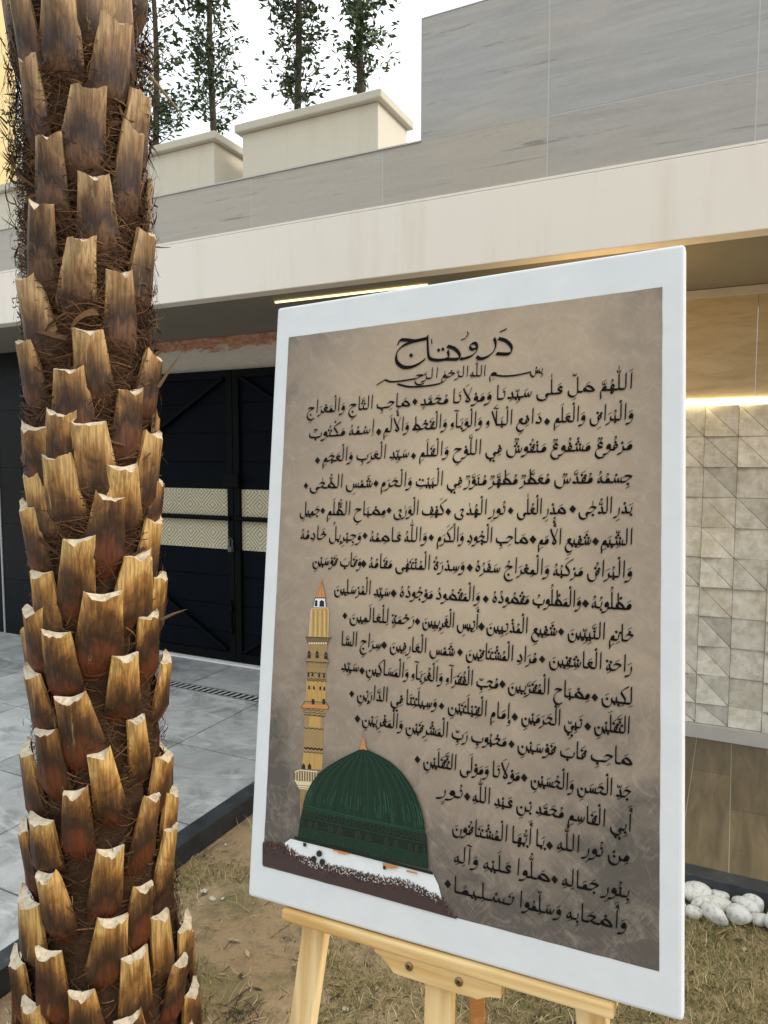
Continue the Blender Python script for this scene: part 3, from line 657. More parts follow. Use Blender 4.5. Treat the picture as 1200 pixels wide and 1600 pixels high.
         'F': ([[(0, 0), (.5, .1)]] + sh(WAWB, .1), 2.2, 2.2, -1.8, 1.1)},
 'yeh': {'I': ([[(1.9, 1.7), (1.1, 2.1), (.6, 1.4), (1.3, .6), (1.5, -.2), (.7, -.9), (1.0, -1.9), (2.4, -2.2), (3.9, -1.5), (4.2, .1)]], 4.6, 2.2, -2.3, 1.6),
         'F': ([[(0, 0), (.8, .15), (1.1, -.3), (.5, -1.0), (1.0, -2.0), (2.5, -2.3), (3.8, -1.5), (4.1, .1)]], 4.5, .6, -2.4, 1.6)},
 'hamza': {'I': ([[(1.1, 1.5), (.5, 1.7), (.3, 1.1), (.8, .9), (1.3, .9)], [(1.3, .9), (.2, .4)]], 1.7, 1.8, .3, .8)},
}
for a in ('feh',):
    G['qaf']['N'] = G[a]['N']; G['qaf']['M'] = G[a]['M']
for k in ('noon', 'yeh'):
    G[k]['N'] = G['beh']['N']; G[k]['M'] = G['beh']['M']
CH = {}
def _c(ch, base, up=0, dn=0, join=True, extra=None):
    CH[ch] = (base, up, dn, join, extra)
_c('ا', 'alef', join=False); _c('أ', 'alef', join=False, extra='hu'); _c('إ', 'alef', join=False, extra='hd'); _c('آ', 'alef', join=False, extra='md')
_c('ب', 'beh', 0, 1); _c('ت', 'beh', 2); _c('ث', 'beh', 3); _c('ج', 'jeem', 0, 1); _c('ح', 'jeem'); _c('خ', 'jeem', 1)
_c('د', 'dal', join=False); _c('ذ', 'dal', 1, join=False); _c('ر', 'reh', join=False); _c('ز', 'reh', 1, join=False)
_c('س', 'seen'); _c('ش', 'seen', 3); _c('ص', 'sad'); _c('ض', 'sad', 1); _c('ط', 'tah'); _c('ظ', 'tah', 1)
_c('ع', 'ain'); _c('غ', 'ain', 1); _c('ف', 'feh', 1); _c('ق', 'qaf', 2); _c('ك', 'kaf'); _c('ل', 'lam'); _c('م', 'meem'); _c('ن', 'noon', 1)
_c('ه', 'heh'); _c('ة', 'heh', 2, join=False); _c('و', 'waw', join=False); _c('ي', 'yeh', 0, 2); _c('ى', 'yeh'); _c('ئ', 'yeh', extra='hu')
_c('ء', 'hamza', join=False)
LA = {'ا': None, 'أ': 'hu', 'آ': 'md'}
MARKS = '\u064b\u064c\u064d\u064e\u064f\u0650\u0651\u0652\u0670'
DAMMA = [[(.9, .0), (1.0, .55), (.55, .6), (.4, .2), (.6, -.3), (1.3, -.8)]]
MK = {  # thin-nib marks centred on x = 0.6, standing on y = 0; >0 above the letter, <0 below it
 '\u064e': (1, [[(.0, .9), (.6, .55), (1.3, .1)]], .9),
 '\u0650': (-1, [[(.0, .0), (.6, -.35), (1.3, -.8)]], .9),
 '\u064f': (1, sh(DAMMA, -.2, .8), 1.5),
 '\u064b': (1, [[(.0, .9), (1.3, .1)], [(.0, 1.7), (1.3, .9)]], 1.7),
 '\u064d': (-1, [[(.0, .0), (1.3, -.8)], [(.0, -.8), (1.3, -1.6)]], 1.7),
 '\u064c': (1, sh(DAMMA, -.6, .8) + sh(DAMMA, .4, .8), 1.5),
 '\u0652': (1, [[(.9, .3), (.4, .2), (.3, .7), (.8, .9), (1.0, .5), (.7, .15)]], 1.0),
 '\u0651': (1, [[(-.1, 1.0), (0, .3), (.5, .2), (.6, .8)], [(.6, .8), (.7, .2), (1.2, .2), (1.3, 1.0)]], 1.1),
 '\u0670': (1, [[(.6, 1.6), (.6, .1)]], 1.6),
}

class Pen:
    """collects ink quads in 2-D; to be mapped onto the canvas afterwards"""
    def __init__(s):
        s.q = []
    def stroke(s, pts, ox, oy, k, w=.8, th=math.radians(58), tm=.2, n=5):
        P = catmull(pts, n)
        dx, dy = -math.cos(th)*w/2, math.sin(th)*w/2      # x runs to the left: nib leans like "/"
        Q = [((ox+x*k), (oy+y*k)) for x, y in P]
        hx, hy = dx*k, dy*k
        for (x0, y0), (x1, y1) in zip(Q, Q[1:]):
            s.q.append(((x0+hx, y0+hy), (x1+hx, y1+hy), (x1-hx, y1-hy), (x0-hx, y0-hy)))
            L = math.hypot(x1-x0, y1-y0) or 1e-9
            nx, ny = -(y1-y0)/L*tm*k*w*.62, (x1-x0)/L*tm*k*w*.62
            ex, ey = (x1-x0)*.15, (y1-y0)*.15
            s.q.append(((x0-ex+nx, y0-ey+ny), (x1+ex+nx, y1+ey+ny), (x1+ex-nx, y1+ey-ny), (x0-ex-nx, y0-ey-ny)))
        for (x, y) in (Q[0], Q[-1]):                        # the slanted ends of a reed nib
            r = tm*k*w*.5
            s.q.append(((x+hx-r*.8, y+hy-r*.6), (x+hx+r*.8, y+hy+r*.6), (x-hx+r*.8, y-hy+r*.6), (x-hx-r*.8, y-hy-r*.6)))
    def dot(s, x, y, r):
        s.q.append(((x, y+r), (x+r*.9, y-.05*r), (x, y-r), (x-r*.9, y+.05*r)))

def shape_word(word):
    """letters of a word -> list of (base, form, ups, downs, extra, marks)"""
    L = []
    for ch in word:
        if ch in MARKS:
            L[-1][1].append(ch)
        else:
            L.append([ch, []])
    M = []
    i = 0
    while i < len(L):
        ch, mk = L[i]
        if ch == 'ل' and i+1 < len(L) and L[i+1][0] in LA:
            M.append(['lamalef', 0, 0, False, LA[L[i+1][0]], mk + L[i+1][1]]); i += 2; continue
        b, u, d, j, e = CH[ch]
        M.append([b, u, d, j, e, mk]); i += 1
    out = []
    for i, m in enumerate(M):
        prev = i > 0 and M[i-1][3] and m[0] != 'hamza'
        nxt = m[3] and i+1 < len(M) and M[i+1][0] != 'hamza'
        f = 'M' if prev and nxt else 'F' if prev else 'N' if nxt else 'I'
        out.append((m[0], f, m[1], m[2], m[4], m[5]))
    return out

def layout(text):
    """-> (items, width) in nib units"""
    x, items = 0.0, []
    for wi, w in enumerate(text.split(' ')):
        if wi:
            x += 1.0
        for b, f, u, d, e, mk in shape_word(w):
            if f not in G[b]:
                f = {'I': 'F', 'F': 'I', 'N': 'M', 'M': 'N'}[f]
            st, adv, top, bot, mx = G[b][f]
            items.append((x, st, top, bot, mx, u, d, e, mk, b))
            x += adv + (.45 if f in 'IF' else 0)
    return items, x - .45

def write(pen, text, X, Y, k, sx=1.0, w=.8, marks=True):
    """pen text to the left of X(0) at baseline Y(x): X maps nib x to the sheet"""
    items, W = layout(text)
    for x, st, top, bot, mx, u, d, e, mk, b in items:
        for s_ in st:
            pts = [((x+px)*sx, py) for px, py in s_]
            pen.stroke(pts, 0, 0, 1.0, w)
        cx = (x+mx)*sx
        up = top + .75; dn = bot - .8
        r = .70
        def dots(n, y):
            if n == 1: pen.dot(cx, y, r)
            if n == 2: pen.dot(cx-.72, y-.12, r); pen.dot(cx+.72, y+.12, r)
            if n == 3: pen.dot(cx-.72, y-.1, r); pen.dot(cx+.72, y+.1, r); pen.dot(cx, y+1.1, r)
        if u:
            yd = .9 if b == 'noon' and bot < -1 else up
            if b == 'tah': pass
            dots(u, yd); up = max(up, yd + (1.1 if u < 3 else 2.1))
        if d:
            yd = -.9 if b == 'jeem' and bot < -1 else dn
            dots(d, yd); dn = min(dn, yd - 1.1)
        if e == 'hu':
            for s_ in G['hamza']['I'][0]: pen.stroke([(cx-.9+px*.9, up-.3+py*.9) for px, py in s_], 0, 0, 1, w*.6)
            up += 1.6
        if e == 'hd':
            for s_ in G['hamza']['I'][0]: pen.stroke([(cx-.9+px*.9, dn-1.2+py*.9) for px, py in s_], 0, 0, 1, w*.6)
            dn -= 1.6
        if e == 'md':
            pen.stroke([(cx-1.0, up+.3), (cx-.3, up+.1), (cx+.4, up+.4), (cx+1.2, up+.2)], 0, 0, 1, w*.6); up += 1
        if marks:
            for m in sorted(mk, key=lambda c: c != '\u0651'):
                s_, ms, h = MK[m]
                for q in ms:
                    if s_ > 0: pen.stroke([(cx-.6+px, up-.25+py) for px, py in q], 0, 0, 1, w*.54, n=3)
                    else: pen.stroke([(cx-.6+px, dn+.25+py) for px, py in q], 0, 0, 1, w*.54, n=3)
                if s_ > 0: up += h
                else: dn -= h
    return W
# ---------------------------------------------------------------- the painting: its plane is 9 degrees off the vertical
CW, CHH = .61, .915
PTL = Vector((-.17288, 1.18108, 1.74154)); PU = Vector((.54572, -.27187, .02289)).normalized()
PV = Vector((.03123, .14472, .90276)); PV = (PV - PU*PV.dot(PU)).normalized(); PN = PU.cross(PV).normalized()   # across, up, towards the viewer
PM = Matrix((( PU.x, PV.x, PN.x, PTL.x), (PU.y, PV.y, PN.y, PTL.y), (PU.z, PV.z, PN.z, PTL.z), (0,0,0,1)))
HI = None
def _homog(src, dst):
    A = []
    for (x, y), (u, v) in zip(src, dst):
        A.append([x,y,1,0,0,0,-u*x,-u*y,-u]); A.append([0,0,0,x,y,1,-v*x,-v*y,-v])
    return np.linalg.svd(np.array(A, float))[2][-1].reshape(3,3)
HI = _homog([(433,481),(1071,380),(1072,1599.5),(389,1400.5)], [(0,0),(CW,0),(CW,-CHH),(0,-CHH)])
def cv(x, y):                                             # where a measured point lies on the sheet, in metres
    q = HI @ np.array([x, y, 1.0]); return (float(q[0]/q[2]), float(q[1]/q[2]))

pt = empty('painting', (0,0,0)); pt.matrix_world = PM @ Matrix.Translation((CW/2, -CHH, 0))
PO = (CW/2, -CHH, 0)
tag(pt, 'white bordered canvas of black Arabic lettering with a green dome, leaning on the wooden easel', 'painting')
m = MB(); m.box(0, CW, -CHH, 0, -.02, 0); cn = m.build('canvas', M_CANVAS, pt, PO, bevel=.005, seg=3)
IN = [cv(452,527), cv(1036,448.7), cv(1033,1520.7), cv(413,1352)]
X0, X1 = (IN[0][0]+IN[3][0])/2, (IN[1][0]+IN[2][0])/2; Y1, Y0 = (IN[0][1]+IN[1][1])/2, (IN[2][1]+IN[3][1])/2
m = MB()
rp = random.Random(5); edge = []
def wob(): return rp.uniform(-.0003, .0003)
N = 30
edge += [(X0+(X1-X0)*k/N, Y0+wob(), .0004) for k in range(N)] + [(X1+wob(), Y0+(Y1-Y0)*k/N, .0004) for k in range(N)]
edge += [(X1-(X1-X0)*k/N, Y1+wob(), .0004) for k in range(N)] + [(X0+wob(), Y1-(Y1-Y0)*k/N, .0004) for k in range(N)]
m.poly(edge); bgp = m.build('painted_ground', M_PAINTBG, pt, PO)
bgp.data.transform(Matrix.Identity(4))

# ---- lettering: (right x, left x, text) runs; the base line of every line is a measured curve
LINES = [
 ([(990,607),(870,615),(760,626),(657,633),(560,640),(480,646)], [(990,657,"اَللّٰهُمَّ صَلِّ عَلٰى سَيِّدِنَا وَمَوْلَانَا مُحَمَّدٍ"),(642,480,"صَاحِبِ التَّاجِ وَالْمَعْرَاجِ")], [(649.5,628)]),
 ([(990,655),(860,660),(700,668),(600,675),(482,684)], [(991,866,"وَالْبُرَاقِ وَالْعَلَمِ"),(848,600,"دَافِعِ الْبَلَآءِ وَالْوَبَآءِ وَالْقَحْطِ وَالْأَلَمِ"),(586,483,"اِسْمُهُ مَكْتُوبٌ")], [(856,659),(593,675)]),
 ([(990,702),(800,707),(655,713),(505,721)], [(989.5,656,"مَرْفُوعٌ مَشْفُوعٌ مَنْقُوشٌ فِي اللَّوْحِ وَالْقَلَمِ"),(640,505,"سَيِّدِ الْعَرَبِ وَالْعَجَمِ")], [(647.5,712.5),(497.5,719.5)]),
 ([(990,753),(800,756),(600,760),(480,763)], [(989.5,596,"جِسْمُهُ مُقَدَّسٌ مُعَطَّرٌ مُطَهَّرٌ مُنَوَّرٌ فِي الْبَيْتِ وَالْحَرَمِ"),(583,485,"شَمْسِ الضُّحٰى")], [(589,755.5),(479.5,759)]),
 ([(990,801),(800,803),(600,804),(469,804)], [(989.5,905,"بَدْرِ الدُّجٰى"),(886,809,"صَدْرِ الْعُلٰى"),(791,711,"نُورِ الْهُدٰى"),(696,616,"كَهْفِ الْوَرٰى"),(604,512,"مِصْبَاحِ الظُّلَمِ"),(501,470,"جَمِيلِ")], [(896.5,795.5),(799.5,798),(702,799.5),(609.5,797.5),(506,798)]),
 ([(990,851),(870,850),(730,846),(570,845),(470,841)], [(990.5,940,"الشِّيَمِ"),(925,842,"شَفِيعِ الْأُمَمِ"),(827,684,"صَاحِبِ الْجُودِ وَالْكَرَمِ"),(669,579,"وَاللّٰهُ عَاصِمُهُ"),(566,471,"وَجِبْرِيلُ خَادِمُهُ")], [(932.5,846),(834.5,843),(675.5,840),(572,837)]),
 ([(990,902),(870,898),(745,892),(577,886),(490,881)], [(990,744,"وَالْبُرَاقُ مَرْكَبُهُ وَالْمِعْرَاجُ سَفَرُهُ"),(728,578,"وَسِدْرَةُ الْمُنْتَهٰى مَقَامُهُ"),(566,490,"وَقَابَ قَوْسَيْنِ")], [(736,887),(570,881)]),
 ([(990,952),(860,945),(760,940),(630,932),(524,925)], [(989,926,"مَطْلُوبُهُ"),(910,771,"وَالْمَطْلُوبُ مَقْصُودُهُ"),(752,626,"وَالْمَقْصُودُ مَوْجُودُهُ"),(611,524,"سَيِّدِ الْمُرْسَلِينَ")], [(917,943),(761,936),(617,927)]),
 ([(992,1002),(890,994),(760,984),(650,975),(547,969)], [(992,889,"خَاتِمِ النَّبِيِّينَ"),(872,762,"شَفِيعِ الْمُذْنِبِينَ"),(749,662,"أَنِيسِ الْغَرِيبِينَ"),(649,548,"رَحْمَةٍ لِلْعَالَمِينَ")], [(879,987),(754.5,979),(654.5,971),(541,962)]),
 ([(990,1050),(860,1037),(730,1026),(610,1014),(535,1007)], [(990,860,"رَاحَةِ الْعَاشِقِينَ"),(841,730,"مُرَادِ الْمُشْتَاقِينَ"),(712.5,611,"شَمْسِ الْعَارِفِينَ"),(597.5,535,"سِرَاجِ السَّا")], [(849.5,1030),(721,1019),(602.5,1008)]),
 ([(991,1100),(870,1086),(780,1075),(680,1064),(534,1045)], [(991,942,"لِكِينَ"),(924,796,"مِصْبَاحِ الْمُقَرَّبِينَ"),(781,574,"مُحِبِّ الْفُقَرَآءِ وَالْغُرَبَآءِ وَالْمَسَاكِينِ"),(562.5,535,"سَيِّدِ")], [(932,1089.5),(787.5,1069),(568,1048)]),
 ([(987,1146),(850,1130),(750,1117),(680,1105),(559,1090)], [(987,931,"الثَّقَلَيْنِ"),(912,817,"نَبِيِّ الْحَرَمَيْنِ"),(799,702,"إِمَامِ الْقِبْلَتَيْنِ"),(685,560,"وَسِيلَتِنَا فِي الدَّارَيْنِ")], [(921,1135),(807,1120),(692.5,1103),(552,1084)]),
 ([(991,1195),(880,1181),(795,1166),(680,1148),(567,1128)], [(991,811,"صَاحِبِ قَابَ قَوْسَيْنِ"),(794,568,"مَحْبُوبِ رَبِّ الْمَشْرِقَيْنِ وَالْمَغْرِبَيْنِ")], [(802,1162.5),(561,1123)]),
 ([(988,1246),(880,1232),(800,1217),(664,1194)], [(988.5,832,"جَدِّ الْحَسَنِ وَالْحُسَيْنِ"),(815,664,"مَوْلَانَا وَمَوْلَى الثَّقَلَيْنِ")], [(822,1215),(655,1186.6)]),
 ([(990,1299),(880,1277),(740,1250),(689,1240)], [(990,741,"أَبِي الْقَاسِمِ مُحَمَّدِ بْنِ عَبْدِ اللّٰهِ"),(726,690,"نُورٍ")], [(733,1244.5)]),
 ([(987,1346),(880,1326),(780,1312),(708,1298)], [(987,873,"مِنْ نُورِ اللّٰهِ"),(854,709,"يَا أَيُّهَا الْمُشْتَاقُونَ")], [(862,1321)]),
 ([(987,1402),(880,1381),(790,1362),(712,1345)], [(987,881,"بِنُورِ جَمَالِهِ"),(863,712,"صَلُّوا عَلَيْهِ وَآلِهِ")], [(870,1374)]),
 ([(983,1453),(880,1431),(790,1411),(709,1392)], [(983,814,"وَأَصْحَابِهِ وَسَلِّمُوا"),(806,710,"تَسْلِيمًا")], [(703,1381)]),
]
UNIT = .0032
ink_z = [.0016]
def lettering(name, runs, base, diamonds, unit, w=1.0, marks=True, weight=None):
    pen = MB(); bu = [cv(*p) for p in base]; bu.sort(); bx = [p[0] for p in bu]; by = [p[1] for p in bu]
    for xr, xl, text in runs:
        ybase = np.interp(xr, *zip(*sorted(base))); a = cv(xr, ybase)[0]; b = cv(xl, np.interp(xl, *zip(*sorted(base))))[0]
        W = layout(text)[1]; sx = (a-b)/(W*unit)
        P = Pen(); write(P, text, 0, 0, 1, sx, w, marks)
        for q in P.q:
            pts = []
            for x, y in q:
                X = a - x*unit; Y = float(np.interp(X, bx, by)) + y*unit
                pts.append((X, Y, ink_z[0]))
            pen.poly(pts); ink_z[0] += 2e-9
    for x, y in diamonds:
        c = cv(x, y); r = .0047*random.uniform(.9, 1.1)
        pen.poly([(c[0]+r*.95, c[1]+.0004, .0017), (c[0]-.0003, c[1]+r*1.15, .0017), (c[0]-r*.95, c[1]-.0004, .0017), (c[0]+.0003, c[1]-r*1.15, .0017)])
    return pen.build(name, M_INK, pt, PO)
for base, runs, dia in LINES:
    lettering('lettering', runs, base, dia, UNIT)
def traced(name, strokes, dots=(), tm=.2):
    """brush strokes measured on the sheet: (points, nib width) in photograph pixels"""
    P = Pen()
    for pts, nib in strokes:
        P.stroke([(-x/nib, -y/nib) for x, y in pts], 0, 0, nib, 1.0, tm=tm, n=7)
    for x, y, r in dots: P.dot(-x, -y, r)
    pen = MB()
    for q in P.q:
        pen.poly([cv(-x, -y)+(ink_z[0],) for x, y in q]); ink_z[0] += 2e-9
    return pen.build(name, M_INK, pt, PO)
def ZA(*p): return [(720+x/4, 500+y/4) for x, y in p]     # two measuring grids over the heading
def ZB(*p): return [(460+x/4, 500+y/4) for x, y in p]
traced('title_lettering', [
    (ZA((242,118),(285,132),(318,165),(320,198),(298,214),(228,212)), 6.2), (ZA((250,76),(288,58)), 3.4),
    (ZA((212,118),(222,150),(212,192),(175,228),(130,244),(104,232)), 6.0),
    (ZA((103,176),(76,186),(60,170),(72,150),(96,148),(106,170),(100,198),(70,226),(26,242),(2,244)), 5.4),
    (ZB((1084,76),(1090,94),(1078,102)), 2.2), (ZB((1088,92),(1074,114),(1046,126)), 2.6),
    (ZB((962,166),(1000,178),(1030,206),(1038,232),(1022,246),(948,246)), 6.0),
    (ZB((962,196),(968,224),(958,244),(915,252),(872,250),(846,236),(838,190),(835,102)), 5.6), (ZB((860,122),(863,150)), 2.6),
    (ZB((652,150),(664,128),(700,126),(760,132),(828,116)), 6.2), (ZB((828,118),(740,138),(672,170),(642,214),(644,262),(680,294),(730,296),(780,276),(816,250)), 6.4)],
    [(460+905/4, 500+190/4, 3.3), (460+932/4, 500+184/4, 3.3), (460+733/4, 500+222/4, 3.8)])
IB = [(849,582),(790,587),(735,588),(690,590),(592,598)]
lettering('invocation_lettering', [(849,829,"بِسْـ".replace('ـ','')),(778,764,"مِ"),(760,735,"اللّٰهِ"),(733,690,"الرَّحْمٰ"),(686,662,"الرَّ"),(664,648,"حِ")], IB, [], .0024, 1.1)
for sw, nib in ((ZA((436,328),(400,336),(340,348),(270,352),(215,345)), 3.2), (ZB((962,352),(940,384),(890,404),(800,416),(720,418),(650,402)), 3.4),
                (ZB((760,368),(700,378),(640,386),(600,386),(572,376),(556,384),(520,406)), 3.2)):
    traced('long_brush_stroke', [(sw, nib)])

# ---- the painted picture: flat shapes of paint laid over one another
pic_z = [.0006]
def paint(mb, pts, m=0, lift=2e-5):
    pic_z[0] += lift; mb.poly([cv(*p)+(pic_z[0],) for p in pts], m)
def zline(mb, pts, wd, m=0):                              # a brush line of measured width
    pic_z[0] += 2e-6
    P = [cv(*p) for p in pts]
    for a, b in zip(P, P[1:]):
        d = Vector((b[0]-a[0], b[1]-a[1])); 
        if d.length < 1e-6: continue
        n = Vector((-d.y, d.x)).normalized()*wd/2; e = d.normalized()*wd*.2
        mb.poly([(a[0]-e.x+n.x, a[1]-e.y+n.y, pic_z[0]), (b[0]+e.x+n.x, b[1]+e.y+n.y, pic_z[0]), (b[0]+e.x-n.x, b[1]+e.y-n.y, pic_z[0]), (a[0]-e.x-n.x, a[1]-e.y-n.y, pic_z[0])], m)
def zc(x, y): return (400+x/3.75, 1120+y/3.75)            # two measuring grids over the picture
def zm(x, y): return (400+x/5.714, 880+y/5.714)
PC = {k: plain('paint_'+k, c, .55, .3, var=.12, vs=60) for k, c in dict(orange=(.52,.22,.07), yellow=(.46,.285,.085), tan=(.31,.205,.09), brown=(.19,.12,.065), dark=(.02,.017,.014), cream=(.66,.56,.36), white=(.72,.74,.76), thorn=(.055,.034,.032), rust=(.16,.075,.045), green=(.0045,.025,.0125), deep=(.0028,.014,.008), teal=(.016,.07,.04), olive=(.03,.05,.024)).items()}
def shape(name, keys): return MB(), [PC[k] for k in keys]
mn = MB(); MK_ = ['orange','yellow','tan','brown','dark','cream','white']; mi = {k: i for i, k in enumerate(MK_)}
def pm(pts, k): paint(mn, [zm(*p) for p in pts], mi[k])
def lm(pts, k='dark', wd=.0009): zline(mn, [zm(*p) for p in pts], wd, mi[k])
# lowest part first (measured on the lower grid)
def pmc(pts, k): paint(mn, [zc(*p) for p in pts], mi[k])
def lmc(pts, k='dark', wd=.0009): zline(mn, [zc(*p) for p in pts], wd, mi[k])
pmc([(268,428),(320,430),(312,480),(295,560),(268,590)], 'tan'); lmc([(280,430),(276,560)], 'brown'); lmc([(297,430),(290,560)], 'brown')
pmc([(290,0),(405,0),(397,310),(283,300)], 'tan'); pmc([(287,210),(400,216),(396,310),(276,305)], 'yellow')
for y in (62, 85, 118, 150, 182, 205):
    lmc([(290+k*11, y+k*1.0+(4 if k % 2 else -3)) for k in range(11)], 'dark', .0024 if y in (85, 118, 150, 182) else .001)
for x in (322, 352): lmc([(x,215),(x-2,300)], 'tan', .001)
for x in (287, 322): pmc([(x-11,306),(x-10,285),(x,272),(x+10,286),(x+11,308)], 'dark')
pmc([(235,378),(240,385),(262,425),(318,430),(345,400),(365,385),(370,322),(262,308),(237,322)], 'brown'); pmc([(235,372),(262,380),(360,384),(366,378),(345,405),(316,428),(263,423)], 'cream')
for x in range(242, 368, 15): lmc([(x, 320),(x, 378)], 'cream', .0012)
lmc([(236,324),(264,312),(370,322)], 'cream', .0016); lmc([(235,374),(262,380),(362,384)], 'cream', .0014); lmc([(250,400),(340,408)], 'brown'); lmc([(262,414),(325,420)], 'brown')
pm([(443,1345),(615,1368),(612,1640),(440,1640)], 'tan'); pm([(490,1360),(590,1372),(588,1470),(486,1458)], 'yellow')
for y in (1470,): lm([(443+k*19, y+k*1.5+(5 if k % 2 else -4)) for k in range(10)], 'dark', .0012)
pm([(462,1040),(636,1048),(632,1250),(456,1238)], 'yellow')
pm([(452,1228),(640,1240),(664,1285),(655,1305),(616,1372),(444,1352),(414,1295),(416,1278)], 'tan'); pm([(452,1255),(636,1268),(662,1288),(650,1312),(425,1290),(418,1280)], 'orange')
for yy in (1305, 1328, 1350): lm([(430+k*24+(yy-1305)*.25, yy+k*2+(6 if k % 2 else -5)) for k in range(9)], 'dark', .0009)
lm([(414,1282),(452,1230),(640,1242),(664,1287),(652,1306),(425,1292),(414,1282)]); lm([(444,1352),(616,1372)])
for x, y in ((487,1108),(530,1110),(586,1114),(622,1118)): pm([(x-9,y+18),(x-8,y-8),(x,y-20),(x+8,y-7),(x+9,y+19)], 'dark')
for x in (523, 618): pm([(x-13,1258),(x-13,1212),(x+12,1212),(x+12,1262)], 'dark')
for x in (475, 505, 560, 600): lm([(x,1060),(x-3,1230)], 'tan', .0007)
pm([(470,920),(640,928),(636,1052),(464,1042)], 'tan')
for x, y in ((480,995),(517,992),(577,1000),(620,1004)): pm([(x-10,y+18),(x-8,y-10),(x,y-24),(x+8,y-8),(x+10,y+20)], 'dark')
for yy in (975, 1030, 1045): lm([(468+k*19, yy+k*1.0+(6 if k % 2 else -5)) for k in range(10)], 'dark', .0010)
pm([(456,848),(662,860),(664,888),(640,932),(472,924),(456,885)], 'brown'); pm([(458,850),(660,862),(662,884),(458,872)], 'tan'); pm([(470,890),(650,902),(640,930),(474,922)], 'tan')
for k in range(9): lm([(474+k*20, 882+k),(480+k*18.5, 920+k)], 'brown', .0008)
lm([(456,848),(662,860)]); lm([(456,876),(662,888)])
pm([(474,724),(650,728),(646,862),(470,850)], 'tan'); 
for x, y in ((487,815),(558,815),(636,825)): pm([(x-16,y+30),(x-14,y-15),(x,y-40),(x+14,y-14),(x+16,y+34)], 'dark')
lm([(472,812),(648,820)], 'brown', .0008)
pm([(452,656),(686,664),(652,728),(474,724)], 'brown')
for k in range(8): pm([(480+k*21,712),(490+k*21,704),(500+k*21,713),(490+k*21,728)], 'cream')
lm([(452,658),(686,666)], 'dark', .0012)
for k in range(10): lm([(466+k*22, 668),(480+k*19, 702)], 'dark', .0006)
pm([(486,655),(500,430),(512,402),(645,396),(661,420),(656,662)], 'yellow'); lm([(486,655),(500,430),(512,402),(645,396),(661,420),(656,662)], 'cream', .0007)
for k in range(8): lm([(508+k*19, 415),(500+k*20.5, 652)], 'brown' if k % 2 else 'cream', .0008)
pm([(522,392),(540,308),(630,308),(637,392)], 'white'); pm([(534,384),(540,335),(552,325),(562,340),(560,386)], 'dark'); pm([(578,388),(580,340),(598,328),(620,340),(622,388)], 'dark')
lm([(522,392),(540,308),(630,308),(637,392)])
pm([(545,310),(566,252),(585,190),(598,118),(610,190),(622,250),(634,310)], 'orange')
for k in range(3): lm([(598,160),(562+k*36,305)], 'brown', .0006)
lm([(545,310),(634,310)], 'dark', .0014); lm([(590,180),(606,180)], 'brown', .0012)
mn.build('minaret_picture', [PC[k] for k in MK_], pt, PO)

dm = MB(); DK = ['green','deep','teal','olive','orange','white','thorn','rust','dark']; di = {k: i for i, k in enumerate(DK)}
def pd(pts, k): paint(dm, [zc(*p) for p in pts], di[k])
def ld(pts, k, wd=.0008): zline(dm, [zc(*p) for p in pts], wd, di[k])
pd([(180,738),(215,714),(1050,920),(1082,985),(1104,1075),(1000,1075),(780,1030),(500,960),(300,870),(190,770)], 'white')
# thorny ground: a dark mass with a ragged brushed top
top = []; rq = random.Random(9)
prof = [(50,742),(120,752),(190,772),(300,838),(400,872),(520,896),(640,930),(760,955),(850,962),(930,985),(1010,1028),(1100,1072),(1150,1150),(1196,1182)]
for k in range(150):
    x = 50+1146*k/149; y = np.interp(x, *zip(*prof)); top.append((x, y+rq.uniform(-14, 10)))
pd(top + [(1186,1184),(49,866)], 'thorn')
for k in range(900):
    x = rq.uniform(52, 1160); y = float(np.interp(x, *zip(*prof)))+abs(rq.gauss(0, 26))-12
    if y > np.interp(x, (49, 1186), (860, 1178)): continue
    a = rq.gauss(-1.57, .7); l = rq.uniform(6, 22); ld([(x, y),(x+math.cos(a)*l, y+math.sin(a)*l)], rq.choice(['thorn','rust','rust','dark','thorn']), rq.uniform(.0005, .0011))
for k in range(160):
    x = rq.uniform(215, 1090); y = float(np.interp(x, *zip(*prof)))+rq.uniform(-8, 24); l = rq.uniform(5, 14); a = rq.gauss(-1.57, .8)
    ld([(x, y),(x+math.cos(a)*l, y+math.sin(a)*l)], 'white', .0005)
Lo = [(643,182),(600,202),(530,236),(450,281),(385,330),(342,388),(312,450),(294,512)]
Ro = [(643,182),(672,196),(735,225),(800,262),(862,318),(912,384),(950,452),(978,528),(996,600),(1004,664)]
dome = Lo + [(290,525),(279,580),(268,650),(262,702),(1026,888),(1021,780),(1016,705)] + Ro[:0:-1]
pd([(240,696),(1050,904),(1053,922),(246,713)], 'deep')
pd(dome, 'green')
pd([(286,545),(1014,685),(1016,705),(1026,888),(262,702),(268,650),(279,580)], 'deep')
pd([(270,640),(1018,800),(1022,880),(264,696)], 'green')
def lerp(poly, t):
    n = len(poly)-1; f = t*n; i = min(int(f), n-1); f -= i
    return (poly[i][0]+(poly[i+1][0]-poly[i][0])*f, poly[i][1]+(poly[i+1][1]-poly[i][1])*f)
def onrib(u, t):
    a, b = lerp(Lo, t), lerp(Ro, t); k = (1-math.cos(math.pi*u))/2; sag = 26*math.sin(math.pi*u)*t
    return (a[0]+(b[0]-a[0])*k, a[1]+(b[1]-a[1])*k + sag*.25)
for j in range(1, 27):
    u = j/27
    ld([onrib(u, .04+.96*k/14) for k in range(15)], 'deep' if j % 2 else 'teal', .0010 if j % 2 else .0005)
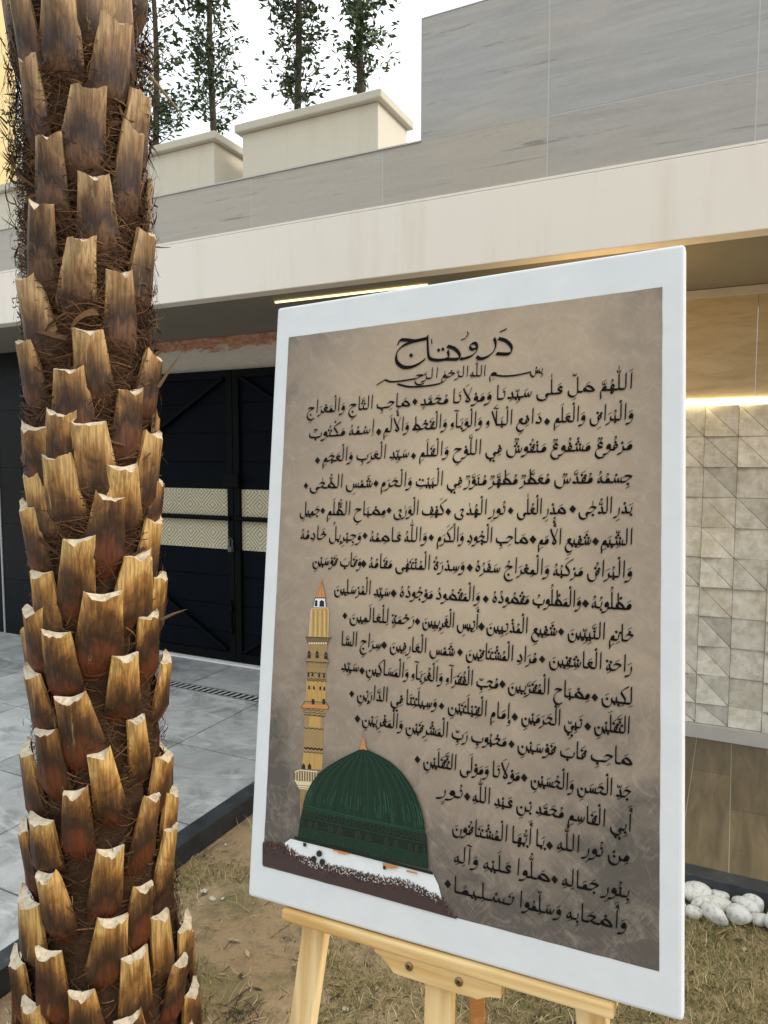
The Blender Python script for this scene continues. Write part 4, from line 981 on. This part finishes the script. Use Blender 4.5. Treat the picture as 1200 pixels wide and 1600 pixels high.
for j in range(60):                                       # dry highlights along the foot of the dome
    u = rq.uniform(.02, .98); t1 = rq.uniform(.86, .99); t0 = t1-rq.uniform(.05, .2)
    ld([onrib(u, t0+(t1-t0)*k/4) for k in range(5)], 'teal', rq.uniform(.0006, .0013))
ld([(291,514)]+[onrib(u/20, 1.0) for u in range(1, 20)]+[(1004,665)], 'teal', .0012)
ld(Lo, 'deep', .0014); ld(Ro, 'deep', .0014)
def drum(u, v):                                           # u across, v down the drum
    a = (288+(262-288)*v, 522+(702-522)*v); b = (1008+(1026-1008)*v, 672+(888-672)*v); k = (1-math.cos(math.pi*(.06+.88*u)))/2
    return (a[0]+(b[0]-a[0])*k, a[1]+(b[1]-a[1])*k)
def arch(u, v, wu, hv, k, wd): ld([drum(u+wu*math.cos(a), v-hv*math.sin(a)) for a in [math.pi*q/8 for q in range(9)]], k, wd)
for j in range(21):
    c = drum((j+.5)/21, .17); rad = 15*max(.35, math.sin(math.pi*(.06+.88*(j+.5)/21)))
    ld([(c[0]+rad*math.cos(a), c[1]+17*math.sin(a)) for a in [2*math.pi*q/10 for q in range(11)]], 'olive', .0007)
ld([drum(k/20, .04) for k in range(21)], 'teal', .0007); ld([drum(k/20, .32) for k in range(21)], 'olive', .0008)
for j in range(12):
    u = (j+.5)/12+(.012 if j % 2 else -.012); pts = [drum(u-.016, .60), drum(u-.014, .45), drum(u, .38), drum(u+.014, .45), drum(u+.016, .60)]
    paint(dm, [zc(*p) for p in pts], di['dark']); ld(pts, 'teal', .0004)
ld([drum(k/20, .64) for k in range(21)], 'olive', .0007)
for j in range(7):
    u = (j+.5)/7; arch(u, .84, .032, .14, 'olive', .0008); ld([drum(u-.032, .84), drum(u-.034, .98)], 'olive', .0008); ld([drum(u+.032, .84), drum(u+.034, .98)], 'olive', .0008)
    if j in (1, 3): ld([drum(u+.04, .97), drum(u+.09, .97)], 'teal', .0008)
pd([(624,190),(634,160),(640,120),(643,82),(648,120),(656,165),(666,194),(645,186)], 'orange'); ld([(643,120),(643,78)], 'thorn', .0006)
for x, y, l in ((470,776,90),(500,790,40),(780,860,70),(900,898,60)): ld([(x,y),(x+l,y+l*.24)], 'orange', .0022)
pd([(755,850),(820,868),(840,884),(775,884)], 'orange')
pd([(294,732),(312,736),(312,758),(294,754)], 'dark'); pd([(762,866),(778,870),(778,892),(762,888)], 'dark')
for x, y in ((388,797),(356,829),(406,846)): pd([(x+17*math.cos(2*math.pi*q/16), y+19*math.sin(2*math.pi*q/16)) for q in range(16)], 'dark')
dm.build('dome_picture', [PC[k] for k in DK], pt, PO)

# ---------------------------------------------------------------- the easel, in the painting's frame (X across, Y up the slope, Z out)
es = empty('easel', (0,0,0)); es.matrix_world = PM @ Matrix.Translation((.305, -1.79, -.03))
EO = (.305, -1.79, -.03); tag(es, 'pale pine tripod easel holding up the white bordered painting', 'easel')
m = MB(); m.box(.0650, .5350, -.9328, -.9160, -.032, .006); m.build('tray', M_PINEX, es, EO, bevel=.004, seg=3)
m = MB(); bl = [(.2472,-.9592),(.2560,-.9597),(.3420,-.9600),(.3560,-.9588),(.3664,-.9596),(.3750,-.9550),(.3841,-.9515),(.3974,-.9495),(.3980,-.9330),(.2165,-.9330),(.2170,-.9390),(.2280,-.9430),(.2380,-.9500)]
m.prism(bl, -.0145, .0012); bk = m.build('bracket', M_PINEX, es, EO, bevel=.0015)
for sx in (.2705, .3413):
    m = MB(); m.tube([(sx,-.9437,.0012),(sx,-.9437,.0028),(sx,-.9437,.0042)], [.0055,.0055,.0036], 16); sc_ = m.build('screw', M_BRASS, bk, EO)
    m = MB(); a = random.uniform(.3, 1.2)
    for q in (a, a+math.pi/2): m.obox((sx,-.9437,.0043), (math.cos(q)*.0028, math.sin(q)*.0028, 0), (-math.sin(q)*.0006, math.cos(q)*.0006, 0), (0,0,.0003))
    m.build('slot', M_SLOT, sc_, EO)
def legm(x0, y0, x1, y1, z, wd, th, name='leg', mat=M_PINE):
    m = MB(); m.beam((x0,y0,z),(x1,y1,z), wd, th, (0,0,1)); return m.build(name, mat, es, EO, bevel=.002)
PF = PM @ Vector((0,0,0))
def ground_y(x, z):                                       # slope coordinate at which the easel meets the soil
    o = PM @ Vector((x,0,z)); return -(o.z-.004)/PV.z
legm(.203, -.05, .003, ground_y(.003,-.046), -.046, .0385, .02); legm(.396, -.05, .596, ground_y(.596,-.046), -.046, .0385, .02)
legm(.3060, -.05, .3060, -1.32, -.0245, .038, .0195, 'mast')
m = MB(); m.box(.17, .43, -.10, -.055, -.078, -.0565); m.build('head_block', M_PINEX, es, EO, bevel=.002)
m = MB(); m.box(.05, .55, -1.35, -1.322, -.0355, -.0195); m.build('crossbar', M_PINEX, es, EO, bevel=.002)
m = MB(); m.beam((.2055,1.43,.0),(.128,1.135,1.60), .030, .020, (0,1,0))
inv = (PM @ Matrix.Translation(EO)).inverted()
m.v = [tuple(inv @ Vector(p)) for p in m.v]; m.build('back_leg', M_PINERED, es, (0,0,0), bevel=.002)
# ---------------------------------------------------------------- the palm trunk with its cut leaf bases
PX, PY = -.712, 1.75
palm = empty('palm_tree', (PX, PY, 0)); tag(palm, 'thick date palm trunk covered in cut golden brown leaf bases and shaggy fibre', 'palm')
def core_r(z): return float(np.interp(z, [0, .12, .5, 1.0, 1.8, 2.5, 3.5], [.215, .195, .150, .130, .124, .122, .12]))
def m_boot():
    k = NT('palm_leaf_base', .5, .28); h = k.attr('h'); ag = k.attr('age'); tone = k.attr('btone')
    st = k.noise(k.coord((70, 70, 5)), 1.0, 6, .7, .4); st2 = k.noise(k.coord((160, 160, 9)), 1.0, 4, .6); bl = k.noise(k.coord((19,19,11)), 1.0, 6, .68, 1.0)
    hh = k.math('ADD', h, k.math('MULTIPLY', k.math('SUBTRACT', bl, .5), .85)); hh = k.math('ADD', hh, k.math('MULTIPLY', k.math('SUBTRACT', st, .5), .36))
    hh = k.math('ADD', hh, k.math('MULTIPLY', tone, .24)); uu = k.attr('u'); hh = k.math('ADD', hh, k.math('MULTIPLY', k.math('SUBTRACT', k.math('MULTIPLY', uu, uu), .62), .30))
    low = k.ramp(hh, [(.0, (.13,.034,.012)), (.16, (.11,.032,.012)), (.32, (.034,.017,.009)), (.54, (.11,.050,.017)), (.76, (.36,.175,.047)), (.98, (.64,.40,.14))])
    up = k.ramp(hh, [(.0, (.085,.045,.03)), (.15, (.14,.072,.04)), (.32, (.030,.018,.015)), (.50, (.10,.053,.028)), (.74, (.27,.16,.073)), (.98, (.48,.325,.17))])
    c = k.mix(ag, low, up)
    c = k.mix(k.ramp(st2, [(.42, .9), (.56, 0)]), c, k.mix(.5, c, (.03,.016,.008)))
    c = k.mix(k.ramp(st, [(.62, 0), (.74, .55)]), c, (.53,.38,.20))
    k.base(c); k.rough(k.ramp(bl, [(.3,.38),(.7,.65)])); k.bump(k.math('ADD', st2, k.math('MULTIPLY', st, 1.3)), .55, .004); return k.m
M_BOOT = m_boot()
def m_cut():
    k = NT('palm_cut_face', .85, .15); n = k.noise(k.coord(), 90, 5, .7); n2 = k.noise(k.coord(), 22, 4)
    c = k.ramp(n, [(.3, (.34,.25,.155)), (.5, (.54,.45,.33)), (.75, (.63,.55,.43))]); k.base(k.mix(k.ramp(n2, [(.55,0),(.75,.5)]), c, (.40,.28,.15))); k.bump(n, .5, .003); return k.m
M_CUT = m_cut()
def m_fibre():
    k = NT('palm_fibre', .85, .15); t = k.attr('tone'); n = k.noise(k.coord((30,30,60)), 1.0, 6, .7, 1)
    k.base(k.mix(k.ramp(t, [(0,0),(1,1)]), k.mix(n, (.010,.005,.0035), (.05,.024,.013)), (.27,.145,.07))); k.bump(n, .9, .01); return k.m
M_FIBRE = m_fibre()
# a rough core
nz, na = 150, 64; zz = np.linspace(-.05, 3.45, nz); aa = np.linspace(0, 2*np.pi, na, endpoint=False)
Zc, Ac = np.meshgrid(zz, aa, indexing='ij'); Rc = np.vectorize(core_r)(Zc) + (hash_noise(Ac*9.55, Zc*30, 7)-.5)*.016
cvx = np.stack([np.cos(Ac)*Rc, np.sin(Ac)*Rc, Zc], -1).reshape(-1, 3)
i0, j0 = np.meshgrid(np.arange(nz-1), np.arange(na), indexing='ij'); i0 = i0.ravel(); j0 = j0.ravel(); j1 = (j0+1) % na
fast_mesh('trunk', cvx, np.stack([i0*na+j0, i0*na+j1, (i0+1)*na+j1, (i0+1)*na+j0], 1), M_FIBRE, palm, {'tone': ('POINT', np.full(len(cvx), .12))}, True)

TOPS = [(172,32,53),(115,135,53),(200,203,37),(67,217,38),(160,283,46),(107,375,44),(46,328,30),(228,368,30),(46,92,30),(50,437,44),(200,432,40),(222,152,28),(84,-12,50),(203,-4,44),(42,-8,24),(142,-70,46),(240,-60,34),
 (153,522,50),(40,537,26),(107,582,48),(203,615,44),(236,563,28),(77,652,42),(157,667,56),(40,677,28),(97,718,50),(238,687,28),(207,738,48),(57,748,36),(155,785,53),(249,760,22),(44,800,26),(103,851,46),(239,821,30),(200,877,47),(62,905,35),(147,940,57),(233,880,24),(257,907,20),(42,962,24),(88,996,46),(243,966,28),
 (195,1034,44),(54,1064,28),(261,1041,20),(135,1101,51),(229,1127,27),(73,1152,36),(178,1182,41),(39,1191,24),(259,1191,22),(112,1249,42),(219,1261,31),(56,1287,32),(157,1343,40),(258,1311,24),(33,1311,22),(273,1244,18),(90,1382,36),(212,1403,36),(40,1420,28),(159,1454,48),(259,1437,28),(79,1500,36),(210,1502,40),(296,1450,20),(28,1521,26),(266,1525,30),(141,1562,44),(66,1589,34),(303,1562,22),(215,1596,40),(330,1655,30),(280,1640,34),(100,1650,44),(170,1668,44),(30,1660,34),(45,1740,40),(120,1745,46),(210,1740,46),(290,1745,40)]
cp, sp = math.cos(PITCH), math.sin(PITCH)
def px_ray(x, y):
    a, b = (x-600)/FPX, (y-800)/FPX
    return Vector((a, cp-sp*b, -sp-cp*b))
def boot(phi, z, width, hgt, seed, out):
    """phi: angle round the trunk (0 = towards the camera), z: height of the cut's lowest point"""
    r = random.Random(seed); nu, nv = 9, 9; V, F, Mi, Hh = [], [], [], []
    wt = width; wb = width*r.uniform(1.55, 1.95)+.010; zb = z-hgt; ztop = z
    horn = wt*r.uniform(.20, .36); asym = r.uniform(-.5, .5); lean = r.uniform(-.16, .16); bulge = r.uniform(.010, .018); ridge = r.uniform(-.003, .006)
    ph = [r.uniform(0, 6) for _ in range(4)]
    def P(u, v, back=False):
        wv = wb+(wt-wb)*(1-(1-v)**1.2); s = u*wv/2
        tp = ztop+horn*(abs(u)**1.5)*(1+asym*u) + .0035*math.sin(9*u+ph[0])*(1-abs(u)) + .003*math.sin(23*u+ph[2])
        zq = zb+(tp-zb)*v
        rc = core_r(zq)
        ro = rc-.012+.020*min(1, v*3.2)+out*(v**1.15)
        side = bulge*(1-abs(u)**2.4)*(.55+.6*(1-v))*min(1, .15+v*3) + ridge*math.exp(-(u*5)**2) + .0018*math.sin(u*13+ph[1]+v*2)
        rad = ro+side-.004*abs(u)**3
        if back: rad = max(rc-.004, rc+.006+out*(v**1.15)-.0095*v-.012*(1-v)-.003*(1-abs(u)))
        a = phi+(s+lean*(zq-zb))/max(rc+.02, .1)
        if back and v > .99: zq = ztop+horn*(.58+.34*abs(u)+asym*u*.6)
        return (math.sin(a)*rad, -math.cos(a)*rad, zq)
    idx = {}
    Uu = []
    def add(p, h, uu=1.0):
        V.append(p); Hh.append(h); Uu.append(abs(uu)); return len(V)-1
    G_ = [[add(P(-1+2*i/nu, j/nv), j/nv, -1+2*i/nu) for i in range(nu+1)] for j in range(nv+1)]
    for j in range(nv):
        for i in range(nu): F.append((G_[j][i], G_[j][i+1], G_[j+1][i+1], G_[j+1][i])); Mi.append(0)
    for sgn, i in ((-1, 0), (1, nu)):                       # flanks
        Bk = [add(P(sgn, j/nv, True), j/nv) for j in range(nv+1)]; Fr = [add(P(sgn, j/nv), j/nv-.08) for j in range(nv+1)]
        for j in range(nv):
            F.append((Fr[j], Fr[j+1], Bk[j+1], Bk[j]) if sgn > 0 else (Fr[j+1], Fr[j], Bk[j], Bk[j+1])); Mi.append(0)
    T0 = [add(P(-1+2*i/nu, 1.0), 1) for i in range(nu+1)]; T1 = [add(P(-1+2*i/nu, 1.0, True), 1) for i in range(nu+1)]
    # the cut: two strips so the sawn face can dip in the middle
    Tm = []
    for i in range(nu+1):
        a, b = Vector(V[T0[i]]), Vector(V[T1[i]]); mm_ = a.lerp(b, .5); mm_.z -= .002*(1-abs(-1+2*i/nu)); mm_.z += r.uniform(-.0012, .0012); Tm.append(add(tuple(mm_), 1))
    for A_, B_ in ((T0, Tm), (Tm, T1)):
        for i in range(nu): F.append((A_[i], A_[i+1], B_[i+1], B_[i])); Mi.append(1)
    me = bpy.data.meshes.new('leaf_base'); me.from_pydata(V, [], F)
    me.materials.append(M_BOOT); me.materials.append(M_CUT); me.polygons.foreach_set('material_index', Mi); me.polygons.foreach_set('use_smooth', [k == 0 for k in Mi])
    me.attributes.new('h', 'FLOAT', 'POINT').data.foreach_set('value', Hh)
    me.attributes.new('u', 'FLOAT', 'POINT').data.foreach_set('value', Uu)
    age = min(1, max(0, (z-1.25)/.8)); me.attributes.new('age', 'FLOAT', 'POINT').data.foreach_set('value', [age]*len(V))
    me.attributes.new('btone', 'FLOAT', 'POINT').data.foreach_set('value', [r.uniform(-1, 1)]*len(V))
    me.update(); o = bpy.data.objects.new('leaf_base', me); COL.objects.link(o); o.parent = palm
    return o
def out_at(z): return float(np.interp(z, [0, .4, 1.0, 1.7, 2.6], [.027, .029, .028, .026, .026]))
boots = []
cdist = math.hypot(PX, PY); yaw0 = math.atan2(PX, PY)      # direction camera -> trunk
for k, (x, y, wpx) in enumerate(TOPS):
    rd = px_ray(x, y); t = 1.0
    hd = math.hypot(rd.x, rd.y); ang = math.atan2(rd.x, rd.y)-yaw0; off = math.sin(ang)*cdist      # sideways miss distance
    z = 1.5+rd.z/hd*(cdist-.14)
    for _ in range(3):
        R_ = core_r(z)+out_at(z)+.012; sn = max(-.985, min(.985, off/R_)); phr = math.asin(sn)
        dist = math.cos(ang)*cdist-math.cos(phr)*R_; z = 1.5+rd.z/hd*dist
    phi = phr - yaw0                                        # frame with -Y as zero, turned to face the camera
    fore = max(.42, math.cos(phr+.0)); wm = wpx/FPX*dist/hd/fore*1.0
    wm = (min(max(wm, .055), .10) if abs(sn) > .8 else min(max(wm, .05), .10))*random.uniform(.80, .97)
    hg = float(np.interp(z, [0, .6, 1.1, 1.6, 2.2, 2.6], [.175, .18, .188, .188, .20, .205]))*random.uniform(.88, 1.12)
    boots.append((phi, z, wm, hg))
front = len(boots)
# the far side, on the same spiral habit
bk = random.Random(21); tries = 0
while len(boots) < 100 and tries < 4000:
    tries += 1; z = bk.uniform(.12, 2.62); phi = bk.uniform(math.radians(100), math.radians(260)) - yaw0
    if all(((math.atan2(math.sin(phi-p), math.cos(phi-p))*.17)**2/.115**2 + (z-q)**2/.17**2) > 1 for p, q, _, _ in boots[front:]) :
        boots.append((phi, z, bk.uniform(.07, .095), .21))
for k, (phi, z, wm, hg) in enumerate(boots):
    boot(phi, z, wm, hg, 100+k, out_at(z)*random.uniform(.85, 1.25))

# fibre: thin strands matted between the leaf bases, and tufts that stick out
def strands(n, seed, zlo, zhi, phis=None, length=(.03, .12), lift=(.003, .026), wid=(.0007, .0016), steep=.5, fly=0.0):
    g = np.random.default_rng(seed); K = 6
    phi = g.uniform(-math.pi, math.pi, n) if phis is None else g.normal(phis[0], phis[1], n)
    z = g.uniform(zlo, zhi, n); L = g.uniform(*length, n); dirn = g.choice([-1, 1], n); el = g.normal(0, steep, n); cr = g.normal(0, .9, n)
    rad0 = np.vectorize(core_r)(z) + g.uniform(*lift, n); W = g.uniform(*wid, n); fl = np.abs(g.normal(0, 1, n))*fly
    t = np.linspace(0, 1, K)[None]; s = t*L[:, None]; e = el[:, None]+cr[:, None]*t
    ph = phi[:, None]+dirn[:, None]*np.cumsum(np.cos(e), 1)*(L[:, None]/K)/rad0[:, None]
    zc_ = z[:, None]+np.cumsum(np.sin(e), 1)*(L[:, None]/K)
    rd = rad0[:, None]+.010*np.sin(t*math.pi)*g.uniform(0, 1, n)[:, None]+fl[:, None]*t**1.5
    p = np.stack([np.sin(ph)*rd, -np.cos(ph)*rd, zc_], -1)
    d = np.gradient(p, axis=1); nr = np.stack([np.sin(ph), -np.cos(ph), g.normal(0, .5, n)[:, None]*np.ones_like(ph)], -1); sd = np.cross(d, nr); sd /= np.linalg.norm(sd, axis=-1, keepdims=True)+1e-9
    w_ = (W[:, None]*(1-.7*t))[..., None]
    v = np.stack([p-sd*w_, p+sd*w_], 2).reshape(-1, 3)
    b = (np.arange(n)*K*2)[:, None]; k = np.arange(K-1)[None]*2
    f = np.stack([b+k, b+k+1, b+k+3, b+k+2], -1).reshape(-1, 4)
    tone = np.repeat(np.clip(g.gamma(1.6, .16, n), 0, 1), K*2)
    return v, f, tone
parts = [strands(9000, 1, .05, 3.4, lift=(.003, .018)), strands(7500, 2, 1.30, 3.4, length=(.05, .16), lift=(.006, .024), steep=.4),
         strands(420, 3, .1, 3.0, length=(.02, .06), lift=(.012, .03), fly=.003, steep=.9)]
yc = -yaw0
for z, s, n, fly in ((2.36, -1, 40, .06), (2.20, -1, 90, .05), (2.05, -1, 30, .04), (2.40, 1, 110, .05), (2.28, 1, 80, .05), (2.10, 1, 70, .05), (1.97, 1, 60, .045), (1.85, 1, 70, .05), (1.72, 1, 60, .05), (1.55, 1, 30, .04), (1.2, 1, 30, .03), (2.47, 1, 60, .06), (1.9, -1, 20, .035)):
    parts.append(strands(n, int(z*100)+s, z-.05, z+.05, (yc+s*1.5, .2), (.04, .10), (.008, .036), (.0010, .0032), 1.5, fly*.32))
sv, sf, stn = strands(230, 77, 1.30, 3.3, length=(.07, .17), lift=(.008, .026), wid=(.004, .010), steep=.35)   # broad torn sheaths
parts.append((sv, sf, np.clip(stn*1.2, 0, 1)))
V, F, T = [], [], []; o_ = 0
for v, f, t in parts:
    V.append(v); F.append(f+o_); T.append(t); o_ += len(v)
fast_mesh('fibre', np.concatenate(V), np.concatenate(F), M_FIBRE, palm, {'tone': ('POINT', np.concatenate(T))})
# a few stiff spines left on the trunk
m = MB()
for (x0, y0), (x1, y1) in (((248,604),(287,546)),((252,968),(292,952)),((235,120),(290,187))):
    def at(x, y, dd): r_ = px_ray(x, y); return Vector((0,0,EYE))+r_*(dd/r_.y)
    a, b = at(x0, y0, 1.72)-Vector((PX,PY,0)), at(x1, y1, 1.70)-Vector((PX,PY,0)); m.tube([a, a.lerp(b,.5)+Vector((0,0,.002)), b], [.0045,.003,.0006], 6)
m.build('spine', plain('dry_spine', (.19,.125,.07), .7), palm)
# ---------------------------------------------------------------- white stones along the kerb, pebbles, grass
def on_soil(x, y, z=0.0):
    r = px_ray(x, y); p = Vector((0,0,EYE))+r*((z-EYE)/r.z); return p
def m_stone():
    k = NT('white_river_stone', .6, .3); v = k.coord(); n = k.noise(v, 18, 6, .65); f = k.noise(v, 70, 4)
    c = k.mix(n, (.56,.53,.48), (.74,.72,.68)); c = k.mix(k.ramp(f, [(.50,0),(.68,.75)]), c, (.36,.31,.24)); c = k.mix(k.ramp(k.noise(v, 6, 4), [(.55,0),(.7,.5)]), c, (.46,.40,.31)); k.base(c); k.bump(n, .4, .01); return k.m
M_STONE = m_stone()
def stone_mesh(seed, a, b, c, rough=.42):
    r = np.random.default_rng(seed); import bmesh
    bm = bmesh.new(); bmesh.ops.create_icosphere(bm, subdivisions=3, radius=1.0)
    D = r.normal(size=(7, 3)); D /= np.linalg.norm(D, axis=1)[:, None]; A = r.uniform(-rough, rough, 7)
    for vv in bm.verts:
        d = vv.co.normalized(); s_ = 1+sum(A[i]*max(0, d.dot(Vector(D[i])))**2*1.6 for i in range(7))
        vv.co = Vector((d.x*a*s_, d.y*b*s_, d.z*c*s_))
    me = bpy.data.meshes.new('white_stone'); bm.to_mesh(me); bm.free(); me.materials.append(M_STONE)
    me.polygons.foreach_set('use_smooth', [True]*len(me.polygons)); return me
STN = [(1088,1390,38,27,0),(1096,1408,38,27,1),(1083,1419,30,24,1),(1127,1398,44,25,0),(1160,1394,26,24,0),(1119,1411,40,29,2),(1161,1413,42,31,2),(1119,1428,40,25,3),(1153,1431,34,25,3),(1185,1411,32,29,2),(1188,1434,42,31,3),(1205,1402,34,26,0),(1214,1424,40,30,2),(1216,1443,38,28,3),
       (1060,1386,34,26,0),(1054,1406,36,26,1),(1240,1416,38,28,0),(1244,1438,40,30,2),(1268,1430,38,28,0),(1272,1450,36,28,2),(1030,1384,36,26,0),(1004,1378,36,26,0),(975,1374,34,26,0),(945,1368,34,24,0)]
LABS = {0: 'white rounded stone touching the foot of the black kerb', 1: 'white rounded stone at the left end of the heap, against the canvas edge', 2: 'white rounded stone in the middle row of the heap beside the black kerb', 3: 'white rounded stone on the grass side of the heap by the kerb'}
for k, (x, y, wx, hx, row) in enumerate(STN):
    zc_ = .036 if row == 0 else .03
    p = on_soil(x, y, zc_); dist = p.y*cp+(EYE-p.z)*sp; sc = dist/FPX
    o = bpy.data.objects.new('white_stone', stone_mesh(300+k, wx*sc*random.uniform(.36,.54), wx*sc*random.uniform(.30,.44), min(hx*sc*random.uniform(.36,.52), .04))); COL.objects.link(o)
    o.location = (p.x, p.y, max(.024, zc_-.006)); o.rotation_euler = (random.uniform(-.15,.15), random.uniform(-.15,.15), random.uniform(-.5,.5)-AL)
    tag(o, LABS[row], 'stone', 'white stones heaped along the black kerb')
pebm = plain('small_pale_pebble', (.52,.46,.37), .8, .2, var=.25, vs=40)
for k, (x, y, s, lab) in enumerate([(318,1393,15,'pale pebble on the bare soil right of the palm, largest of three'),(330,1404,12,'pale pebble just below the largest one on the bare soil'),(349,1404,8,'small pale pebble lying right of the other two on the soil'),(352,1320,7,'tiny white pebble alone on the soil near the kerb'),(541,1577,9,'white chip of stone lying between the easel legs')]):
    p = on_soil(x, y, .004); me = stone_mesh(500+k, s*.0009, s*.0007, s*.00055); me.name = 'pebble'; me.materials.clear(); me.materials.append(pebm)
    o = bpy.data.objects.new('pebble', me); COL.objects.link(o); o.location = p; tag(o, lab, 'pebble')
# grass: dry, patchy, one growing mass
def grass(n, seed):
    g = np.random.default_rng(seed); s = g.uniform(-1.76, 2.6, n*4); d = g.uniform(.45, 2.575, n*4)
    dens = hash_noise(s*2.3+9, d*2.3+4, 21)*.55+hash_noise(s*6.5, d*6.5, 22)*.45
    right = np.clip((s+.95)/1.0, 0, 1); near_k = np.clip(1-(s+1.80)/.28, 0, 1)*.9; wallk = np.clip((d-2.05)/.5, 0, 1)
    far = np.clip((d-1.5)/.8, 0, 1)
    prob = np.clip((dens-.52+.46*right*np.clip(.35+far,0,1)+.24*near_k+.10*wallk)*4.2, .025, 1)
    px, py = s*HU.x+d*HN.x, s*HU.y+d*HN.y
    keep = g.random(n*4) < prob
    keep &= ~((np.hypot(px-PX, py-PY) < .2))
    s, d = s[keep][:n], d[keep][:n]; m_ = len(s)
    base = np.stack([s, d, soil_z(s, d)-.002], -1)
    a = g.uniform(0, 2*np.pi, m_); tilt = np.abs(g.normal(.95, .35, m_)).clip(.1, 1.5); L = g.gamma(4, .0074, m_).clip(.01, .065); W = g.uniform(.0007, .0016, m_)
    dx = np.stack([np.cos(a)*np.sin(tilt), np.sin(a)*np.sin(tilt), np.cos(tilt)], -1); b2 = g.normal(0, .5, m_)
    a2 = a+b2; t2 = (tilt+g.normal(.25, .35, m_)).clip(.1, 1.75); dx2 = np.stack([np.cos(a2)*np.sin(t2), np.sin(a2)*np.sin(t2), np.cos(t2)], -1)
    sd = np.stack([-np.sin(a), np.cos(a), np.zeros(m_)], -1)*W[:, None]
    p1 = base+dx*(L*.5)[:, None]; p2 = p1+dx2*(L*.5)[:, None]; p2[:, 2] = np.maximum(p2[:, 2], base[:, 2]+.003)
    v = np.stack([base-sd, base+sd, p1+sd*.8, p1-sd*.8, p2+sd*.25, p2-sd*.25], 1).reshape(-1, 3)
    o6 = (np.arange(m_)*6)[:, None]; f = np.concatenate([o6+np.array([[0,1,2,3]]), o6+np.array([[3,2,4,5]])], 1).reshape(-1, 4)
    tone = np.clip(g.normal(.33, .24, m_)+.25*(hash_noise(s*5+3, d*5, 30)-.5), 0, 1)
    return v, f, np.repeat(tone, 2)
gv_, gf_, gt_ = grass(120000, 5)
gr = fast_mesh('grass', gv_, gf_, M_BLADE, None, {'tone': ('FACE', gt_)}); tag(in_house(gr), kind='stuff')
gr['label'] = 'thin dry yellow green grass growing in patches over the sandy soil'
# dry twigs and straw on the soil, near the easel
tq = random.Random(4); m = MB()
for k in range(620):
    x, y = tq.uniform(280, 1190), tq.uniform(1310, 1640); p = on_soil(x, y, .006); a = tq.uniform(0, 6.28); l = tq.gammavariate(3, .012)
    q_ = p+Vector((math.cos(a)*l, math.sin(a)*l, tq.uniform(0, .008))); m.tube([p, p.lerp(q_, .5)+Vector((tq.gauss(0,.003), tq.gauss(0,.003), .004)), q_], [tq.uniform(.0006,.0016)]*2+[.0004], 4, tq.choice([0,0,1]))
for k in range(46):                                       # the dark scrap of dry roots by the left leg
    p = on_soil(tq.gauss(378, 14), tq.gauss(1586, 7), .006); a = tq.uniform(0, 6.28); l = tq.uniform(.015, .05)
    q_ = p+Vector((math.cos(a)*l, math.sin(a)*l, tq.uniform(.0, .012))); m.tube([p, p.lerp(q_,.5)+Vector((0,0,.006)), q_], [.0014,.001,.0005], 4, 1)
for k in range(150):                                      # dead leaves and crumbs of soil
    x, y = tq.uniform(280, 1190), tq.uniform(1330, 1640); p = on_soil(x, y, .007); a = tq.uniform(0, 6.28); l = tq.uniform(.006, .02); wd_ = l*tq.uniform(.2, .45)
    d1 = Vector((math.cos(a), math.sin(a), tq.uniform(-.1,.3)))*l; d2 = Vector((-math.sin(a), math.cos(a), tq.uniform(-.3,.3)))*wd_
    m.poly([p-d1, p-d2*1.0, p+d1, p+d2], tq.choice([0,1,1]))
lt = m.build('litter', [plain('straw', (.42,.33,.18), .8), plain('dark_twig', (.06,.042,.028), .85)]); tag(lt, 'dry straw and dark twigs scattered over the sandy soil', kind='stuff')
